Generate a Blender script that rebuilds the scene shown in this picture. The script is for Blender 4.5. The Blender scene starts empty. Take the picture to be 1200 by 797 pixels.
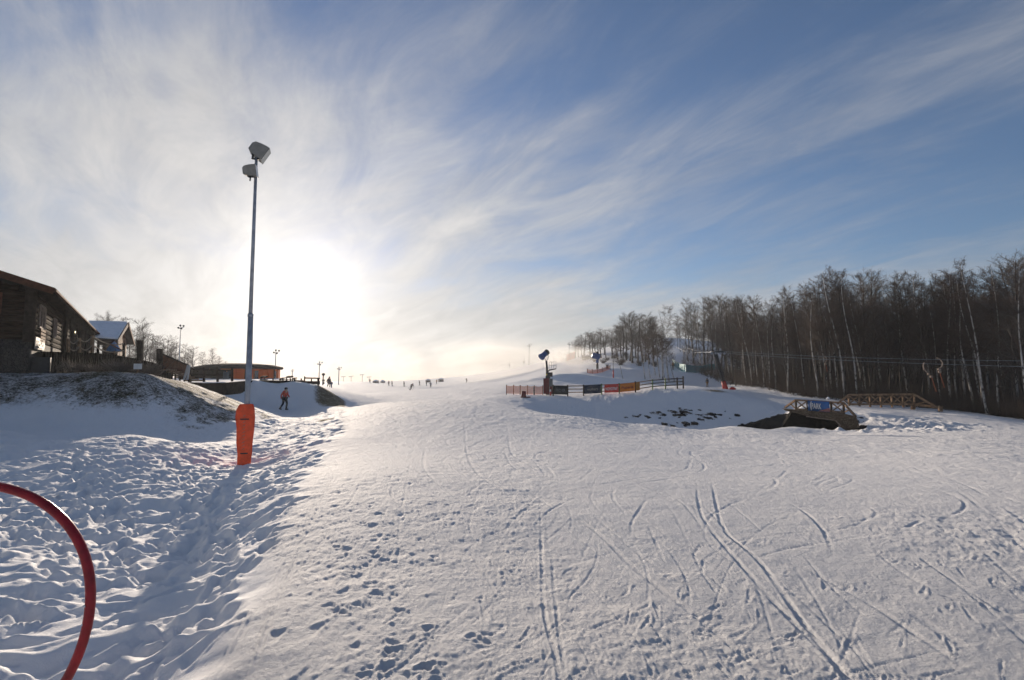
import bpy, math, random
import numpy as np
from mathutils import Vector, Matrix
R = math.radians
random.seed(7); RNG = np.random.default_rng(11)
S = bpy.context.scene
COL = S.collection

# ------------------------------------------------------------------ camera
PITCH, FPX, EYE = math.atan(46.5/620), 620.0, 1.7
cam = bpy.data.cameras.new('camera'); cam.sensor_width = 36; cam.lens = 36*FPX/1200
cam.clip_start = 0.05; cam.clip_end = 6000
cob = bpy.data.objects.new('camera', cam); COL.objects.link(cob)
cob.location = (0, 0, EYE); cob.rotation_euler = (R(90)+PITCH, 0, 0); S.camera = cob

# ------------------------------------------------------------------ light
SUN_EL, SUN_AZ = R(8.7), R(-22.2)
SDIR = Vector((math.sin(SUN_AZ)*math.cos(SUN_EL), math.cos(SUN_AZ)*math.cos(SUN_EL), math.sin(SUN_EL)))
sl = bpy.data.lights.new('sun', 'SUN'); sl.energy = 5.0; sl.angle = R(0.6); sl.color = (1.0, 0.84, 0.67)
so = bpy.data.objects.new('sun', sl); COL.objects.link(so)
so.rotation_euler = (-SDIR).to_track_quat('-Z', 'Y').to_euler()
S.view_settings.view_transform = 'Standard'; S.view_settings.look = 'None'
S.view_settings.exposure = 0.56; S.view_settings.gamma = 1.0
S.cycles.use_denoising = True
S.cycles.max_bounces = 6; S.cycles.volume_bounces = 0
S.cycles.transparent_max_bounces = 12

class NT:
    def __init__(s, tree): s.t = tree; s.n = tree.nodes; s.l = tree.links
    def node(s, typ, **kw):
        n = s.n.new(typ)
        for k, v in kw.items():
            if k == 'ins':
                for i, val in v.items():
                    if isinstance(val, bpy.types.NodeSocket): s.l.new(val, n.inputs[i])
                    else: n.inputs[i].default_value = val
            else: setattr(n, k, v)
        return n
    def math(s, op, a, b=None, c=None, clamp=False):
        n = s.node('ShaderNodeMath', operation=op, use_clamp=clamp)
        for i, v in enumerate((a, b, c)):
            if v is None: continue
            if isinstance(v, bpy.types.NodeSocket): s.l.new(v, n.inputs[i])
            else: n.inputs[i].default_value = v
        return n.outputs[0]
    def ramp(s, f, stops):
        n = s.node('ShaderNodeMapRange', interpolation_type='SMOOTHSTEP')
        s.l.new(f, n.inputs[0])
        for i, v in zip((1, 2, 3, 4), stops): n.inputs[i].default_value = v
        return n.outputs[0]
    def mix(s, f, a, b, blend='MIX'):
        n = s.node('ShaderNodeMix', data_type='RGBA', blend_type=blend)
        for i, v in ((0, f), (6, a), (7, b)):
            if isinstance(v, bpy.types.NodeSocket): s.l.new(v, n.inputs[i])
            elif i == 0: n.inputs[0].default_value = v
            else: n.inputs[i].default_value = (*v, 1) if len(v) == 3 else v
        return n.outputs[2]
    def noise(s, vec, scale, detail=4, rough=.55, dist=0, off=None):
        n = s.node('ShaderNodeTexNoise')
        if vec is not None: s.l.new(vec, n.inputs['Vector'])
        n.inputs['Scale'].default_value = scale; n.inputs['Detail'].default_value = detail
        n.inputs['Roughness'].default_value = rough; n.inputs['Distortion'].default_value = dist
        return n.outputs[0]

w = bpy.data.worlds.new('World'); S.world = w; w.use_nodes = True
nt = NT(w.node_tree); nt.n.clear()
tc = nt.node('ShaderNodeTexCoord')
sky = nt.node('ShaderNodeTexSky', sky_type='NISHITA', sun_disc=False, sun_elevation=SUN_EL,
              sun_rotation=SUN_AZ, altitude=300, air_density=1.0, dust_density=.4, ozone_density=4.0)
sep = nt.node('ShaderNodeSeparateXYZ'); nt.l.new(tc.outputs['Generated'], sep.inputs[0])
zc = nt.math('ADD', nt.math('MAXIMUM', sep.outputs[2], 0.0), 0.16)
cmb = nt.node('ShaderNodeCombineXYZ')
nt.l.new(nt.math('DIVIDE', sep.outputs[0], zc), cmb.inputs[0])
nt.l.new(nt.math('DIVIDE', sep.outputs[1], zc), cmb.inputs[1])
rot = nt.node('ShaderNodeMapping'); nt.l.new(cmb.outputs[0], rot.inputs[0])
rot.vector_type = 'TEXTURE'; rot.inputs['Rotation'].default_value = (0, 0, R(34)); rot.inputs['Scale'].default_value = (1, 3.0, 1)
P = rot.outputs[0]
rot2 = nt.node('ShaderNodeMapping'); nt.l.new(cmb.outputs[0], rot2.inputs[0])
rot2.vector_type = 'TEXTURE'; rot2.inputs['Rotation'].default_value = (0, 0, R(62)); rot2.inputs['Scale'].default_value = (1, 2.2, 1)
rot2.inputs['Location'].default_value = (3.1, 1.7, 0)
dot = nt.node('ShaderNodeVectorMath', operation='DOT_PRODUCT'); nt.l.new(tc.outputs['Generated'], dot.inputs[0])
dot.inputs[1].default_value = SDIR
s = nt.math('MAXIMUM', dot.outputs['Value'], 0.0)
n1 = nt.noise(P, 1.15, 10, .58, .75)          # broad cirrus sheets
n2 = nt.noise(P, 4.6, 11, .66, .6)           # fibrous streaks
n3 = nt.noise(rot2.outputs[0], 2.2, 7, .55, .8)
n = nt.math('ADD', nt.math('MULTIPLY', n1, .58), nt.math('ADD', nt.math('MULTIPLY', n2, .24), nt.math('MULTIPLY', n3, .18)))
# the cirrus deck thins out towards the right of the sun and away from it
prox = nt.math('POWER', s, 3.5)
right_rear_veil = nt.math('ADD', nt.math('MULTIPLY', sep.outputs[0], -.085), nt.ramp(sep.outputs[1], (.15, -.5, 0, .05)))  # plus an unseen cloud veil added behind the camera to neutralise snow light
low = nt.ramp(sep.outputs[2], (-.02, .24, .24, 0.0))
cov = nt.math('ADD', nt.math('ADD', n, nt.math('MULTIPLY', prox, .125)), nt.math('ADD', right_rear_veil, low))
cov = nt.math('SUBTRACT', cov, nt.ramp(sep.outputs[2], (.30, .62, 0, .07)))
cov = nt.ramp(cov, (.41, .72, 0.04, .90))
b = nt.math('ADD', .24, nt.math('MULTIPLY', nt.math('POWER', s, 4), .19))
b = nt.math('ADD', b, nt.math('MULTIPLY', nt.math('POWER', s, 30), .14))
b = nt.math('MULTIPLY', b, nt.math('ADD', .35, nt.math('ADD', nt.math('MULTIPLY', n2, .75), nt.math('MULTIPLY', n1, .55))))
b = nt.math('ADD', b, nt.math('MULTIPLY', nt.math('POWER', s, 160), .22))
ccol = nt.mix(nt.math('POWER', s, 3), (.93, .97, 1.05), (1.03, .985, .93))
cl = nt.node('ShaderNodeVectorMath', operation='SCALE'); nt.l.new(ccol, cl.inputs[0]); nt.l.new(b, cl.inputs['Scale'])
skys = nt.node('ShaderNodeVectorMath', operation='SCALE'); nt.l.new(sky.outputs[0], skys.inputs[0]); skys.inputs['Scale'].default_value = 0.082
tint = nt.node('ShaderNodeVectorMath', operation='MULTIPLY'); nt.l.new(skys.outputs[0], tint.inputs[0]); tint.inputs[1].default_value = (1.20, 1.0, .97)
final = nt.mix(cov, tint.outputs[0], cl.outputs[0])
glow = nt.math('ADD', nt.math('MULTIPLY', nt.math('POWER', s, 3200), 6.0), nt.math('ADD', nt.math('MULTIPLY', nt.math('POWER', s, 380), .20), nt.math('MULTIPLY', nt.math('POWER', s, 60), .035)))
gv = nt.node('ShaderNodeVectorMath', operation='SCALE'); gv.inputs[0].default_value = (1, .95, .86); nt.l.new(glow, gv.inputs['Scale'])
add = nt.node('ShaderNodeVectorMath', operation='ADD'); nt.l.new(final, add.inputs[0]); nt.l.new(gv.outputs[0], add.inputs[1])
bg = nt.node('ShaderNodeBackground'); nt.l.new(add.outputs[0], bg.inputs[0]); bg.inputs[1].default_value = 1.0
out = nt.node('ShaderNodeOutputWorld'); nt.l.new(bg.outputs[0], out.inputs[0])
w.cycles.sampling_method = 'MANUAL'; w.cycles.sample_map_resolution = 512

# ------------------------------------------------------------------ helpers
def W(px, py, D):
    """world point seen at photo pixel (1200x797) at depth D along +y"""
    dx, up = (px-600)/FPX, (398.5-py)/FPX
    yy = math.cos(PITCH)-up*math.sin(PITCH); zz = math.sin(PITCH)+up*math.cos(PITCH)
    return Vector((dx*D/yy, D, EYE+zz*D/yy))

def mat(name, col, rough=.7, metal=0, var=.25, scale=8, bump=0, bscale=40, emit=None, spec=.4, stretch=None, coord='Object', trans=0):
    m = bpy.data.materials.new(name); m.use_nodes = True
    t = NT(m.node_tree); bs = t.n['Principled BSDF']
    tcn = t.node('ShaderNodeTexCoord'); v = tcn.outputs[coord]
    if stretch:
        mp = t.node('ShaderNodeMapping'); t.l.new(v, mp.inputs[0]); mp.inputs['Scale'].default_value = stretch; v = mp.outputs[0]
    nz = t.noise(v, scale, 5, .6)
    f = t.ramp(nz, (.3, .7, 0, 1))
    a = tuple(c*(1-var) for c in col); bb = tuple(min(1, c*(1+var)) for c in col)
    t.l.new(t.mix(f, a, bb), bs.inputs['Base Color'])
    bs.inputs['Roughness'].default_value = rough; bs.inputs['Metallic'].default_value = metal
    bs.inputs['Specular IOR Level'].default_value = spec
    if trans: bs.inputs['Transmission Weight'].default_value = trans
    if bump:
        bn = t.node('ShaderNodeBump'); bn.inputs['Strength'].default_value = 1; bn.inputs['Distance'].default_value = bump
        t.l.new(t.noise(v, bscale, 5, .65), bn.inputs['Height']); t.l.new(bn.outputs[0], bs.inputs['Normal'])
    if emit: bs.inputs['Emission Color'].default_value = (*emit[0], 1); bs.inputs['Emission Strength'].default_value = emit[1]
    return m

M = dict(
 galv=mat('galvanised_steel', (.33,.36,.40), .55, .3, .2, 5),
 lamp=mat('lamp_housing', (.26,.25,.22), .55, 0, .15, 6),
 dark=mat('dark_steel', (.028,.03,.033), .6, .1),
 orange=mat('orange_pvc', (.80,.085,.02), .42, 0, .15, 7, .002, 30),
 redtube=mat('red_hoop', (.30,.012,.018), .35, 0, .3, 12, .0008, 60),
 frost=mat('frost', (.80,.82,.86), .8, 0, .08, 40, .004, 90),
 log=mat('brown_logs', (.030,.017,.011), .95, 0, .5, 3, .01, 14, spec=.03, stretch=(1,1,6)),
 wood=mat('weathered_wood', (.24,.155,.095), .9, 0, .45, 5, .008, 24, spec=.1),
 darkwood=mat('dark_wood', (.040,.028,.021), .95, 0, .4, 4, .006, 30, spec=.05),
 shutter=mat('brown_shutter', (.10,.042,.024), .9, 0, .3, 4, spec=.05),
 trimw=mat('pale_frame', (.26,.20,.16), .9, 0, .3, 6),
 glassd=mat('window_glass', (.03,.04,.06), .08, 0, .2, 3, spec=1),
 roof=mat('brown_roof_tiles', (.040,.030,.026), .95, 0, .35, 5, .01, 12, spec=.02),
 snowc=mat('snow_cap', (.80,.82,.86), .75, 0, .06, 3, .02, 14),
 oran2=mat('orange_cladding', (.92,.36,.13), .6, 0, .2, 1.2),
 white=mat('white_paint', (.74,.74,.72), .55, 0, .1, 4),
 navy=mat('navy_banner', (.012,.022,.045), .5, 0, .3, 2, .01, 3),
 black=mat('black_banner', (.013,.013,.014), .55, 0, .3, 2, .01, 3),
 redb=mat('red_banner', (.62,.035,.02), .5, 0, .15, 2, .01, 3),
 orb=mat('orange_banner', (.66,.19,.01), .5, 0, .15, 2, .01, 3),
 rust=mat('dark_red_letters', (.22,.02,.01), .6),
 green=mat('green_post', (.05,.13,.04), .7, 0, .3, 5),
 blue=mat('blue_enamel', (.03,.075,.23), .4, 0, .15, 3),
 cabinet=mat('dark_red_cabinet', (.13,.012,.014), .5, 0, .2, 3),
 grey=mat('grey_box', (.12,.13,.14), .5, 0, .2, 3),
 yellow=mat('yellow_paint', (.6,.5,.03), .5),
 redpad=mat('red_padding', (.55,.03,.02), .5, 0, .15, 5),
 skin=mat('skin', (.45,.26,.19), .6),
 jred=mat('red_jacket', (.55,.06,.03), .75, 0, .25, 9),
 jblue=mat('blue_jacket', (.03,.06,.16), .75, 0, .25, 9),
 jdark=mat('dark_jacket', (.02,.02,.026), .8, 0, .3, 9),
 jgrey=mat('grey_clothes', (.07,.07,.08), .8, 0, .3, 9),
 jyel=mat('ochre_jacket', (.30,.16,.05), .8, 0, .3, 9),
 bridge=None, bannerblue=mat('blue_park_banner', (.03,.12,.34), .5, 0, .45, .8),
 signw=mat('pale_sign', (.24,.20,.17), .7, 0, .15, 5),
 bulb=mat('lit_bulb', (.9,.8,.6), .5, emit=((1,.8,.5), 5)),
 rock=mat('dark_rock', (.05,.043,.037), .9, 0, .5, 5, .04, 9),
 rope=mat('rope', (.20,.16,.12), .9),
 stone=None)

_t = NT(M['oran2'].node_tree); _tr = _t.node('ShaderNodeBsdfTranslucent'); _tr.inputs[0].default_value = (.98,.42,.16,1)
_mx = _t.node('ShaderNodeMixShader'); _mx.inputs[0].default_value = .75
_t.l.new(_t.n['Principled BSDF'].outputs[0], _mx.inputs[1]); _t.l.new(_tr.outputs[0], _mx.inputs[2]); _t.l.new(_mx.outputs[0], _t.n['Material Output'].inputs[0])
# net material (open mesh fabric)
def net_mat(name, col, s=26, open_=.5):
    m = bpy.data.materials.new(name); m.use_nodes = True
    t = NT(m.node_tree); bs = t.n['Principled BSDF']; bs.inputs['Base Color'].default_value = (*col, 1); bs.inputs['Roughness'].default_value = .6
    uv = t.node('ShaderNodeTexCoord').outputs['UV']
    sp = t.node('ShaderNodeSeparateXYZ'); t.l.new(uv, sp.inputs[0])
    fx = t.math('FRACT', t.math('MULTIPLY', sp.outputs[0], s)); fy = t.math('FRACT', t.math('MULTIPLY', sp.outputs[1], s))
    g = t.math('MAXIMUM', t.math('GREATER_THAN', fx, open_), t.math('GREATER_THAN', fy, open_))
    tr = t.node('ShaderNodeBsdfTransparent'); mx = t.node('ShaderNodeMixShader')
    t.l.new(g, mx.inputs[0]); t.l.new(tr.outputs[0], mx.inputs[1]); t.l.new(bs.outputs[0], mx.inputs[2])
    t.l.new(mx.outputs[0], t.n['Material Output'].inputs[0]); return m
M['onet'] = net_mat('orange_net', (.75,.20,.07), 10, .62)
M['tnet'] = net_mat('teal_net', (.06,.30,.33), 8, .3)

def stone_mat(name, col, sc=3.2):
    m = bpy.data.materials.new(name); m.use_nodes = True
    t = NT(m.node_tree); bs = t.n['Principled BSDF']; v = t.node('ShaderNodeTexCoord').outputs['Object']
    vo = t.node('ShaderNodeTexVoronoi', feature='F1'); t.l.new(v, vo.inputs['Vector']); vo.inputs['Scale'].default_value = sc
    ve = t.node('ShaderNodeTexVoronoi', feature='DISTANCE_TO_EDGE'); t.l.new(v, ve.inputs['Vector']); ve.inputs['Scale'].default_value = sc
    e = t.ramp(ve.outputs['Distance'], (0, .12, 0, 1))
    hv = t.node('ShaderNodeSeparateXYZ'); t.l.new(vo.outputs['Color'], hv.inputs[0])
    c = t.mix(hv.outputs[0], tuple(x*.55 for x in col), tuple(x*1.4 for x in col))
    c = t.mix(t.noise(v, 9, 4), c, tuple(x*.8 for x in col))
    t.l.new(t.mix(e, tuple(x*.35 for x in col), c), bs.inputs['Base Color']); bs.inputs['Roughness'].default_value = .9
    bn = t.node('ShaderNodeBump'); bn.inputs['Distance'].default_value = .05; t.l.new(e, bn.inputs['Height']); t.l.new(bn.outputs[0], bs.inputs['Normal'])
    return m
M['stone'] = stone_mat('rubble_stone', (.05,.044,.038), 9)
M['bridge'] = stone_mat('rough_gabion', (.17,.125,.082), 7)

def bark_mat(name, col, dark, patch):
    m = bpy.data.materials.new(name); m.use_nodes = True
    t = NT(m.node_tree); bs = t.n['Principled BSDF']; v = t.node('ShaderNodeTexCoord').outputs['Object']
    mp = t.node('ShaderNodeMapping'); t.l.new(v, mp.inputs[0]); mp.inputs['Scale'].default_value = (2.2, 2.2, 1.1)
    f = t.ramp(t.noise(mp.outputs[0], 2.4, 5, .65), (patch-.06, patch+.06, 0, 1))
    t.l.new(t.mix(f, dark, col), bs.inputs['Base Color']); bs.inputs['Roughness'].default_value = .85
    return m
M['birch'] = bark_mat('birch_bark', (.50,.47,.43), (.05,.04,.035), .46)
M['bark'] = bark_mat('brown_bark', (.075,.058,.045), (.03,.023,.018), .5)
M['twig'] = mat('brown_twigs', (.082,.056,.042), .85, 0, .35, .6)
M['twig2'] = mat('grey_twigs', (.11,.093,.08), .85, 0, .35, .6)

class MB:
    def __init__(s): s.v = []; s.f = []; s.uv = None
    def quad_grid(s, P):      # P[i][j] world points
        b = len(s.v); n, m = len(P), len(P[0])
        for r in P: s.v += [Vector(p) for p in r]
        for i in range(n-1):
            for j in range(m-1): s.f.append((b+i*m+j, b+i*m+j+1, b+(i+1)*m+j+1, b+(i+1)*m+j))
        return s
    def box(s, c, size, X=(1,0,0), Y=None, Z=(0,0,1), bev=0):
        X = Vector(X).normalized(); Z = Vector(Z).normalized(); Y = Vector(Y).normalized() if Y else Z.cross(X).normalized()
        c = Vector(c); hx, hy, hz = size[0]/2, size[1]/2, size[2]/2; b = len(s.v)
        if bev <= 0: bev = min(size)*.06
        for z in (-1, 1):
            for (x, y) in ((-1,-1),(1,-1),(1,1),(-1,1)):
                for (ax, ay) in (((hx-bev)*x, hy*y), (hx*x, (hy-bev)*y)) if x*y > 0 else ((hx*x, (hy-bev)*y), ((hx-bev)*x, hy*y)):
                    s.v.append(c+X*ax+Y*ay+Z*hz*z)
        s.f.append(tuple(b+7-i for i in range(8))); s.f.append(tuple(b+8+i for i in range(8)))
        for i in range(8): j = (i+1) % 8; s.f.append((b+i, b+j, b+8+j, b+8+i))
        return s
    def bar(s, p, q, w_, h=None):
        p, q = Vector(p), Vector(q); d = (q-p); L = d.length; d.normalize()
        up = Vector((0,0,1)) if abs(d.z) < .95 else Vector((0,1,0))
        side = d.cross(up).normalized(); u = side.cross(d)
        return s.box((p+q)/2, (L, w_, h or w_), d, side, u)
    def tube(s, pts, rad, n=8, cap=True):
        pts = [Vector(p) for p in pts]
        if not hasattr(rad, '__len__'): rad = [rad]*len(pts)
        b = len(s.v); ref = None
        for i, p in enumerate(pts):
            d = (pts[min(i+1, len(pts)-1)]-pts[max(i-1, 0)]).normalized()
            if ref is None: ref = Vector((1,0,0)) if abs(d.x) < .8 else Vector((0,1,0))
            u = (ref-d*ref.dot(d)).normalized(); v = d.cross(u); ref = u
            for k in range(n):
                a = 2*math.pi*k/n; s.v.append(p+(u*math.cos(a)+v*math.sin(a))*rad[i])
        for i in range(len(pts)-1):
            for k in range(n):
                k2 = (k+1) % n; s.f.append((b+i*n+k, b+i*n+k2, b+(i+1)*n+k2, b+(i+1)*n+k))
        if cap:
            s.f.append(tuple(b+n-1-k for k in range(n))); e = b+(len(pts)-1)*n; s.f.append(tuple(e+k for k in range(n)))
        return s
    def lathe(s, c, prof, n=24, axis=(0,0,1)):
        axis = Vector(axis).normalized()
        return s.tube([Vector(c)+axis*(h+i*1e-5) for i, (r, h) in enumerate(prof)], [max(r, 1e-4) for r, h in prof], n)
    def extrude(s, poly, d):  # closed polygon + extrusion vector
        b = len(s.v); n = len(poly); d = Vector(d)
        s.v += [Vector(p) for p in poly]; s.v += [Vector(p)+d for p in poly]
        s.f.append(tuple(b+n-1-i for i in range(n))); s.f.append(tuple(b+n+i for i in range(n)))
        for i in range(n): j = (i+1) % n; s.f.append((b+i, b+j, b+n+j, b+n+i))
        return s
    def build(s, name, m, parent=None, smooth=False, uv=False):
        off = wloc(parent) if parent else Vector((0,0,0))
        me = bpy.data.meshes.new(name); me.from_pydata([v-off for v in s.v], [], s.f)
        if uv:
            L = me.uv_layers.new()
            for poly in me.polygons:
                for li in poly.loop_indices:
                    vi = me.loops[li].vertex_index; L.data[li].uv = s.uv[vi]
        me.materials.append(m); 
        if smooth: me.shade_smooth()
        me.update(); o = bpy.data.objects.new(name, me); COL.objects.link(o)
        if parent: o.parent = parent
        return o
def wloc(o):
    v = Vector((0,0,0))
    while o: v += o.location; o = o.parent
    return v
def thing(name, loc, label, cat, group=None):
    o = bpy.data.objects.new(name, None); o.empty_display_size = .2; COL.objects.link(o); o.location = loc
    return tag(o, label, cat, group)
def tag(o, label, cat, group=None, kind=None):
    o['label'] = label; o['category'] = cat
    if group: o['group'] = group
    if kind: o['kind'] = kind
    return o
def rebase(o, loc):   # move a top-level mesh's origin to its base
    loc = Vector(loc); o.data.transform(Matrix.Translation(-loc)); o.location = loc; return o
def text_mesh(name, txt, m, parent, c, X, Z, width, height, depth=.01, bold=0):
    cu = bpy.data.curves.new('t', 'FONT'); cu.body = txt; cu.align_x = 'CENTER'; cu.align_y = 'CENTER'; cu.extrude = .02; cu.offset = bold
    to = bpy.data.objects.new('t', cu); COL.objects.link(to)
    bpy.context.view_layer.update()
    me = bpy.data.meshes.new_from_object(to.evaluated_get(bpy.context.evaluated_depsgraph_get()))
    bpy.data.objects.remove(to)
    n = len(me.vertices); a = np.empty(n*3); me.vertices.foreach_get('co', a); a = a.reshape(-1, 3)
    ctr = (a.max(0)+a.min(0))/2; sz = np.maximum(a.max(0)-a.min(0), 1e-6)
    a = (a-ctr)/sz*np.array([width, height, depth])
    X = Vector(X).normalized(); Z = Vector(Z).normalized(); N = X.cross(Z)   # faces -y when X=+x
    off = Vector(c)-wloc(parent)
    B = np.array([X, Z, N]); a = a@B+np.array(off)
    me.vertices.foreach_set('co', a.ravel()); me.materials.clear(); me.materials.append(m); me.update()
    o = bpy.data.objects.new(name, me); COL.objects.link(o); o.parent = parent; return o

# ------------------------------------------------------------------ terrain
CP = []     # control points (x, y, z)
def cp(px, py, D): p = W(px, py, D); CP.append((p.x, p.y, p.z))
def cz(px, D, z): CP.append(((px-600)/FPX*D, D, z))
for a in (-62,-45,-25,0,25,45,62):
    for r_, z in ((.5,0),(1.2,0)):
        CP.append((math.sin(R(a))*r_, math.cos(R(a))*r_, z-(.05 if a < -20 and r_ > 1 else 0)))
# near left hollow
for a in ((40,2.2,-.18),(150,3.9,-.42),(250,4,-.18),(330,4,-.03),(-100,3,-.15),(-300,3,-.1),(60,6,-.38),(215,7.2,-.55),(330,7,-.12),
          (-200,6,-.2),(-400,6,0),(-400,14,.2),(-400,20,1.6),(-400,40,2.2),(-500,100,2),(-800,20,1.5)): cz(*a)
for a in ((287,545,14),(0,560,11),(150,555,11.5),(0,505,16.8),(150,510,17),(280,519,17.8),(390,516,15),(390,560,9.3),(340,560,10.2),(330,500,24),
          (335,476,42),(300,476,41),(375,478,41),(400,460,75),(400,490,24),(230,520,16.5)): cp(*a)
# first bank
for a in ((0,512,18),(100,516,18.3),(190,518,18.8),(265,516,20),(0,437,23.2),(100,437,23.6),(175,438,24.2),(215,450,25.6),(250,462,27),(300,478,29.5),
          (0,475,20.3),(120,477,20.8),(200,482,22),(330,489,30)): cp(*a)
for a in ((0,28,1.9),(100,28,1.9),(180,30,1.8),(220,32,1.5),(0,60,1.9),(150,60,1.9),(225,60,1.7)): cz(*a)
# second mound and plateau
for a in ((200,449,38),(265,450,41),(300,448,43),(350,448.5,46),(372,452,48),(386,459,48.5),(398,468,48.5),(410,477,47.5),(300,474,40),(350,475.5,43)): cp(*a)
for a in ((240,35,.9),(280,36,0.0),(300,75,1.6),(350,75,1.6),(250,90,1.7),(380,70,.9),(100,150,2),(300,150,1.4)): cz(*a)
# main piste
for a in ((450,5,0),(450,15,0),(450,40,-.05),(450,80,-.25),(480,115,-.5),(420,150,0),(440,250,.6),(520,180,-.2),(600,5,0),(600,15,.02),(600,33,.1),(560,60,0),
          (1000,4,0),(1300,4,0),(800,4,0),(800,8,0),(1200,6.5,0),(1400,8,-.1),(350,250,1.2),(850,28,-.92),(920,30,-1.2),(960,31,-1.35),(800,28,-.88),(1000,34,-1.6),(880,32,-1.28),(740,25,-.5),(0,25,1.98),(100,25.4,1.98),(175,26,1.85),(265,43,1.45),(300,45.5,1.5),(350,48.5,1.4),(300,52,1.4),(230,44,1.45),(350,58,1.35),(0,300,1.5),(-300,300,2)): cz(*a)
for a in ((560,451,125),(600,444,150),(560,440,270),(600,432,300),(640,423,300),(690,416,270),(520,446,260),(640,462,60),(600,462,58),(650,448,74),
          (800,540,12),(800,520,17),(800,508,24),(1000,560,10),(1000,530,17),(1000,511,26),(1000,505,32),(1200,532,16),(1200,508,27),(1200,496,38),(1060,496,37),
          (1400,560,13),(1400,520,28),(1400,505,40),(700,520,14.5),(700,500,21)): cp(*a)
# pit, banks
for a in ((640,27,0.0),(700,27,-.30),(760,28.5,-.72),(850,33,-1.34),(920,35.4,-1.62),(960,34.3,-1.62),
          (640,38,-1.0),(700,33,-1.9),(760,34,-2.9),(850,37,-3.3),(920,38.5,-3.4),(965,37,-3.0),
          (640,48,-1.05),(700,46,-2.0),(760,44,-2.5),(850,43,-2.7),(900,42,-3.1),(930,40.5,-3.2),(600,50,-.35)): cz(*a)
for a in ((600,463,56),(640,464,55.5),(700,462,56.5),(760,457.5,56.5),(803,455,57.5),(850,460,57),(900,474,50),(925,481,47),(700,459,62),(760,454,66),(803,452,66),(850,457,64)): cp(*a)
# ground at the culvert crossing and the track to the right
for a in ((950,480,42),(990,482,42.5),(1020,489,39),(1100,482,46),(1040,476,52),(985,471,54),(1150,487,42),(930,476,50),(890,467,58)): cp(*a)
cz(1000,36,-1.95); cz(1012,36.5,-1.8); cz(935,42.3,-1.0)
# slopes behind
for a in ((720,440,88),(680,440,90),(740,425,106),(700,421,125),(680,418,150),(760,410,160),(790,433,112),(800,397,220),(750,398,230),(830,420,132),(810,437,100),
          (828,452,85),(850,445,95),(700,411,200),(900,430,130),(1000,440,110),(650,430,160),(850,440,110)): cp(*a)
for a in ((900,85,2.6),(1000,75,1.2),(1100,70,0),(1200,60,-1.3),(1300,60,-1.4),(1200,120,1),(1400,120,0),(900,200,9),(1000,250,6),(1200,300,2),(850,300,22)): cz(*a)
for px, z in ((-500,1),(0,0),(200,-1),(400,-2),(600,4),(800,18),(1000,6),(1200,0),(1600,-2)): cz(px, 620, z)
CP = np.array(CP)
def uvt(x, y):
    th = np.clip(np.arctan2(x, y), R(-64), R(64)); rr = np.maximum(np.hypot(x, y), .3)
    return th*2.6, np.log(rr)*1.35
cu_, cv_ = uvt(CP[:,0], CP[:,1])
def K(d2): return np.where(d2 < 1e-12, 0, .5*d2*np.log(np.maximum(d2, 1e-12)))
nC = len(CP); A = np.zeros((nC+3, nC+3))
A[:nC,:nC] = K((cu_[:,None]-cu_)**2+(cv_[:,None]-cv_)**2)+np.eye(nC)*2e-4
A[:nC,nC] = 1; A[:nC,nC+1] = cu_; A[:nC,nC+2] = cv_; A[nC:,:nC] = A[:nC,nC:].T
SOL = np.linalg.solve(A, np.concatenate([CP[:,2], [0,0,0]]))
MOUNDS = [(668,80,.9,7,3),(712,93,.6,5,3),(1030,37.5,.25,2.2,1),(1070,36,.22,2.5,1),(1010,40,.2,1.5,1)]
def sstep(a, b, x): t = np.clip((x-a)/(b-a), 0, 1); return t*t*(3-2*t)
def Hbase(x, y):
    x = np.asarray(x, float); y = np.asarray(y, float); shp = x.shape; x = x.ravel(); y = y.ravel()
    z = np.empty(len(x)); u, v = uvt(x, y)
    for i in range(0, len(x), 60000):
        sl_ = slice(i, i+60000)
        d2 = (u[sl_,None]-cu_)**2+(v[sl_,None]-cv_)**2
        z[sl_] = K(d2)@SOL[:nC]+SOL[nC]+SOL[nC+1]*u[sl_]+SOL[nC+2]*v[sl_]
    th = np.abs(np.arctan2(x, y)); f = sstep(R(62), R(110), th); z = z*(1-f)
    f = 1-sstep(.4, 1.6, np.hypot(x, y)); z = z*(1-f)
    for px, D, h, rx, ry in MOUNDS:
        cx = (px-600)/FPX*D; z = z+h*np.exp(-((x-cx)/rx)**2-((y-D)/ry)**2)
    return z.reshape(shp)
def H(x, y): return float(Hbase(np.array([x]), np.array([y]))[0])
def G(px, D):   # ground point at photo column px, depth D
    x = (px-600)/FPX*D; return Vector((x, D, H(x, D)))

def GP(px, py, d0=40, d1=320):     # ground point seen at a photo pixel
    D = np.linspace(d0, d1, 1400); o_ = W(px, py, 1.0); k = (o_-Vector((0,0,EYE)))
    x = k.x*D; z = EYE+k.z*D; h = Hbase(x, D); i = np.argmax(h > z)
    return Vector((x[i], D[i], h[i])) if (h > z).any() else G(px, d1)
# value noise in numpy
TAB = RNG.random((256, 256)).astype(np.float32)
def vnoise(x, y):
    xi = np.floor(x).astype(int); yi = np.floor(y).astype(int); fx = x-xi; fy = y-yi
    fx = fx*fx*(3-2*fx); fy = fy*fy*(3-2*fy); x0 = xi & 255; x1 = (xi+1) & 255; y0 = yi & 255; y1 = (yi+1) & 255
    return (TAB[x0,y0]*(1-fx)+TAB[x1,y0]*fx)*(1-fy)+(TAB[x0,y1]*(1-fx)+TAB[x1,y1]*fx)*fy-.5
def fbm(x, y, o=4, g=.5):
    s_ = 0; a = 1
    for i in range(o): s_ = s_+a*vnoise(x*2**i+17*i, y*2**i-9*i); a *= g
    return s_

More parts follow.
